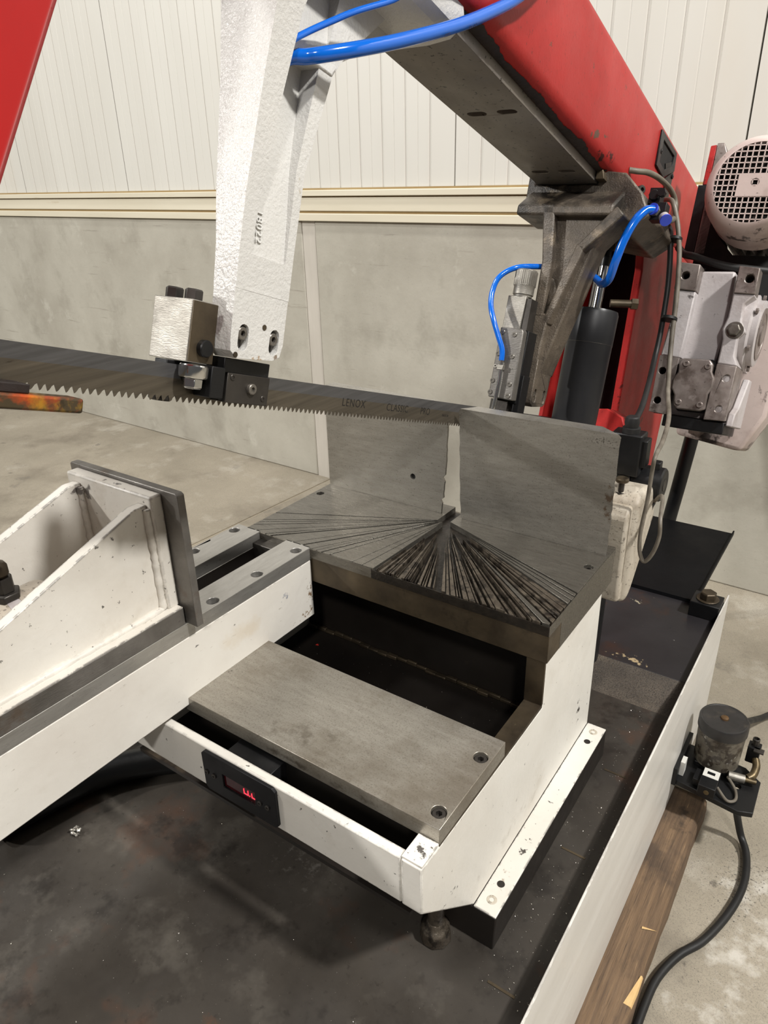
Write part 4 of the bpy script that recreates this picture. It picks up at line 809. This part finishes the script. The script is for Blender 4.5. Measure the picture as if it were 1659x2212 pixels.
for t in (1.558, 1.490): MB(1).cyl((-.2785, 1.303, t), (-.2785, 1.32, t), .0077, n=18).build('plug', M['gear'], gb)
cp = [(-.377, 1.591), (-.319, 1.594), (-.310, 1.584), (-.309, 1.568), (-.301, 1.555), (-.300, 1.536), (-.307, 1.519), (-.306, 1.484), (-.318, 1.479), (-.366, 1.477), (-.375, 1.485), (-.377, 1.507), (-.387, 1.523), (-.388, 1.544), (-.380, 1.560), (-.382, 1.581)]
MB(1).prism([(x * 1.0, t) for x, t in [(-.344 + (x + .344) * 1.08, 1.536 + (t - 1.536) * 1.05) for x, t in cp]], 'y', 1.318, 1.336).build('cover_gasket', M['black'], gb)
ic = MB(1).prism(cp, 'y', 1.290, 1.318).build('inspection_cover', M['gearlug'], gb, bevel=.003)
for x, t in ((-.366, 1.580), (-.3195, 1.579), (-.3645, 1.493), (-.3185, 1.493)): screw(ic, bw((x, 1.2900, t)), -DV, .0068, M['gearlug'], h=.0045)
hexbolt(gb, bw((-.284, 1.300, 1.663)), -DV, .0135, .010, M['screwsteel'], name='filler_plug', washer=.0185)
MB(1).lathe((-.262, 1.40, 1.672), (1, 0, 0), [(-.02, .085), (0, .085), (.004, .074), (.016, .074), (.018, .070), (.0181, .0)], 48).build('output_flange', G, gb)
MB(1).lathe((-.2438, 1.40, 1.672), (1, 0, 0), [(0, .058), (.002, .058), (.002, .046), (.0005, .045)], 48).build('flange_ring', M['gearlug'], gb)
MB(1).lathe((-.2438, 1.40, 1.672), (1, 0, 0), [(0, .026), (.004, .026), (.005, .023)], 30).build('shaft_cap', M['gearlug'], gb)
for i in range(6):
    a = PI / 6 + i * PI / 3; screw(gb, bw((-.2560, 1.40 + .080 * math.cos(a), 1.672 + .080 * math.sin(a))), XV, .006, M['gearlug'], h=.006)
MB(1).prism([(1.315, 1.455), (1.46, 1.455), (1.46, 1.57), (1.42, 1.57), (1.36, 1.50), (1.325, 1.485)], 'x', -.2608, -.246).build('side_rib', G, gb, bevel=.003)
MB(1).box(-.395, -.262, 1.31, 1.48, 1.435, 1.462).build('base_web', M['black'], gb, bevel=.002)
cvr = MB(1).prism([(-.400, 1.420), (-.258, 1.404), (-.24, 1.404), (-.203, 1.495), (-.198, 1.76), (-.400, 1.76)], 'y', 1.505, 1.64).build('drive_cover', M['motor'], bevel=.01, seg=3)
tag(cvr, 'large pale drive cover standing behind the gearbox', 'cover')

# ------------------------------------------------------------------ limit switch, sensor, swivel bracket
lsw = thing('limit_switch', 'black limit switch box with ribbed cable boot behind the fence', 'switch', (-.38, 1.36, .93))
MB().box(-.405, -.345, 1.345, 1.385, .955, 1.040).build('box', M['black'], lsw, bevel=.003)
MB().box(-.352, -.335, 1.35, 1.38, .975, 1.030).build('lid', M['black'], lsw, bevel=.002)
MB().lathe((-.372, 1.362, 1.040), ZV, [(0, .017), (.010, .017), (.011, .013), (.02, .0145), (.03, .0125), (.032, .010)], 16).build('cable_boot', M['blackrub'], lsw)
MB().box(-.40, -.36, 1.35, 1.38, .90, .955).build('foot', M['black'], lsw, bevel=.002)
rs = thing('round_sensor', 'black cylindrical sensor with a slotted end cap under the gearbox', 'sensor', (-.335, 1.38, .90))
MB().lathe((-.385, 1.385, .935), XV, [(0, .026), (.025, .026), (.026, .034), (.080, .034), (.083, .031), (.084, .014), (.082, .010)], 30).build('body', M['black'], rs)
MB().box(-.330, -.312, 1.375, 1.395, .965, .982).build('top_lug', M['black'], rs, bevel=.002)
MB().lathe((-.3015, 1.385, .935), XV, [(0, .012), (.001, .012)], 16).build('end_cap', M['darksteel'], rs)
MB().lathe((-.318, 1.365, .905), -ZV, [(0, .009), (.004, .010), (.012, .007), (.018, .006)], 14).build('cable_gland', M['blackrub'], rs)
sb = thing('swivel_bracket', 'dirty white swivel bracket between the fence and the black tray', 'bracket', (-.40, 1.32, .452))
sp_ = [(1.262, .938), (1.30, .955), (1.352, .945), (1.385, .905), (1.39, .866), (1.335, .800), (1.285, .745), (1.255, .722)]
MB().prism(sp_, 'x', -.52, -.312).build('body', M['swivel'], sb, bevel=.012, seg=3)
MB().prism([(1.235, .915), (1.250, .932), (1.275, .932), (1.275, .722), (1.235, .735)], 'x', -.52, -.3235).build('front_boss', M['swivel'], sb, bevel=.006)
MB().cyl((-.45, 1.42, .452), (-.45, 1.36, .80), .05, .07).build('column', M['black'], sb)
ap_ = thing('adjusting_pin', 'small rusty adjusting pin standing on the dirty white bracket', 'pin', (-.352, 1.285, .938))
MB().cyl((-.356, 1.285, .934), (-.356, 1.285, .972), .0055, n=14).build('shank', M['darksteel'], ap_)
MB().lathe((-.356, 1.285, .966), ZV, [(0, .010), (.002, .0125), (.007, .0125), (.009, .010)], 18).build('head', M['brownsteel'], ap_)
MB().lathe((-.356, 1.285, .940), ZV, [(0, .011), (.006, .011)], 6).build('nut', M['darksteel'], ap_)

# ------------------------------------------------------------------ lubricator unit on the right
lu = thing('lubricator', 'grimy grey canister with black lid on a valve plate beside the tray', 'lubricator', (-.11, 1.52, .15))
MB().prism([(-.19, 1.455), (-.045, 1.435), (-.0145, 1.447), (-.0165, 1.557), (-.055, 1.588), (-.19, 1.60)], 'z', .150, .164, holes=[ngon((-.062, 1.515), .0095, 18)]).build('mounting_plate', M['black'], lu, bevel=.0015)
can = MB().lathe((-.122, 1.565, .176), ZV, [(0, .046), (.004, .051), (.10, .0535)], 40).build('canister', M['canister'], lu)
lid = MB().lathe((-.122, 1.565, .274), ZV, [(0, .0545), (.001, .0560), (.026, .0560), (.030, .0535), (.0305, .0500), (.0295, .049), (.0295, 0)], 44).build('lid', M['lid'], lu)
MB().lathe((-.122, 1.565, .3030), ZV, [(0, .010), (.004, .009), (.0055, .006)], 12).build('cap', M['rustcap'], lid)
MB().box(-.165, -.085, 1.53, 1.60, .164, .177).build('manifold', M['black'], lu, bevel=.002)
vb = MB().box(-.136, -.098, 1.435, 1.500, .168, .196).build('valve_block', M['black'], lu, bevel=.0015)
MB().box(-.1345, -.0995, 1.470, 1.4985, .196, .1968).build('sticker', M['label'], vb)
MB().box(-.126, -.109, 1.480, 1.489, .1968, .1972).build('sticker_mark', M['black'], vb)
MB().lathe((-.116, 1.435, .181), -YV, [(0, .006), (.0015, .006)], 14).build('valve_screw', M['brass'], vb)
MB().box(-.152, -.136, 1.46, 1.50, .165, .185).build('side_block', M['black'], lu, bevel=.001)
MB().cyl((-.085, 1.52, .182), (-.050, 1.528, .180), .010, n=16).build('fitting', M['brightsteel'], lu)
MB().cyl((-.050, 1.528, .180), (-.026, 1.534, .178), .006, n=14).build('fitting_stub', M['brass'], lu)
MB().box(-.062, -.034, 1.585, 1.612, .185, .232).build('coil_block', M['black'], lu, bevel=.002)
MB().box(-.048, -.026, 1.575, 1.592, .229, .232).build('coil_tab', M['darksteel'], lu)
MB().lathe((-.048, 1.600, .232), ZV, [(0, .0085), (.018, .0085), (.019, .006), (.012, .0055)], 10).build('coil_nut', M['darksteel'], lu)
MB().tube([(-.040, 1.588, .200), (-.034, 1.572, .192), (-.036, 1.548, .184), (-.045, 1.535, .180)], .009, 12).build('elbow', M['brass'], lu)
MB().tube([(-.085, 1.515, .180), (-.062, 1.490, .172), (-.056, 1.460, .170), (-.072, 1.448, .170), (-.098, 1.468, .178)], .0035, 10).build('capillary', M['cablewhite'], lu)
MB().box(-.1955, -.186, 1.45, 1.60, .150, .20).build('bracket', M['black'], lu)
MB().box(-.186, -.176, 1.475, 1.50, .165, .205).build('bracket_tab', M['label'], lu)
fc = MB().tube([(-.060, 1.50, .150), (-.050, 1.505, .10), (-.030, 1.51, .030), (-.008, 1.475, .013), (.003, 1.41, .012), (.001, 1.345, .012), (-.014, 1.27, .012), (-.041, 1.19, .012), (-.075, 1.13, .012), (-.098, 1.06, .012), (-.104, .99, .012), (-.104, .90, .012), (-.100, .70, .012)], .0085, 14).build('floor_cable', M['blackrub'], smooth=60)
tag(fc, 'black rubber cable lying in a curve on the floor by the timber', 'cable')
fc2 = MB().tube([(-.10, 1.66, .19), (-.092, 1.80, .13), (-.062, 1.94, .06), (-.02, 2.05, .02), (.10, 2.12, .012), (.4, 2.16, .012)], .0085, 14).build('floor_cable', M['blackrub'], smooth=60)
tag(fc2, 'black cable leaving the back of the lubricator towards the right edge', 'cable')

# hose under the vise arm
bh = MB().tube([(-1.13, .36, .456), (-1.095, .50, .456), (-1.065, .565, .456), (-1.005, .635, .456), (-.93, .70, .456), (-.84, .77, .456)], .030, 18).build('hydraulic_hose', M['black'], smooth=60)
tag(bh, 'thick glossy black hose lying on the tray under the vise slideway', 'hose')
# swarf
def chips():
    m = MB()
    def one(x, y, z, r):
        vs = []
        for _ in range(4): vs.append((x + random.uniform(-r, r), y + random.uniform(-r, r), z + random.uniform(0, r)))
        m.add(vs, [(0, 1, 2), (0, 3, 1), (1, 3, 2), (2, 3, 0)])
    for _ in range(420): one(random.uniform(-1.1, -.21), random.uniform(.2, 1.33), TZ + .0002, random.choice((.0006, .0008, .001, .0014)))
    for _ in range(330): one(random.uniform(-.288, -.205), random.uniform(.6, 1.33), TZ + .0002, random.choice((.0006, .0008, .001, .0016)))
    for _ in range(160): one(random.uniform(-.9, -.37), random.uniform(.76, 1.0), .5985, random.choice((.0006, .0008, .0011)))
    for _ in range(40): one(random.uniform(-.9, -.21), random.uniform(1.46, 1.78), .4524, random.choice((.001, .0015, .002)))
    return m
cs = chips().build('metal_swarf', M['chip']); tag(cs, 'fine bright metal swarf sprinkled over the black tray', 'swarf', kind='stuff')
lump = MB()
for _ in range(26):
    c = Vector((-1.021 + random.uniform(-.008, .008), .443 + random.uniform(-.007, .007), TZ + random.uniform(.002, .010)))
    r = random.uniform(.0015, .0035); d = Vector((random.uniform(-1, 1), random.uniform(-1, 1), random.uniform(-.5, 1)))
    lump.lathe(c, d, [(0, r * .4), (r * .5, r), (r, r * .5)], 6)
lo = lump.build('swarf_lump', M['chip']); tag(lo, 'little clump of shiny metal swarf on the tray near the vise slideway', 'swarf')
rc_ = MB().add([(-.862, .951, .5982), (-.854, .953, .5982), (-.858, .958, .5982), (-.858, .954, .6012)], [(0, 1, 2), (0, 3, 1), (1, 3, 2), (2, 3, 0)]).build('paint_flake', M['redchip'])
tag(rc_, 'tiny red paint flake inside the black trough of the table', 'paint flake')
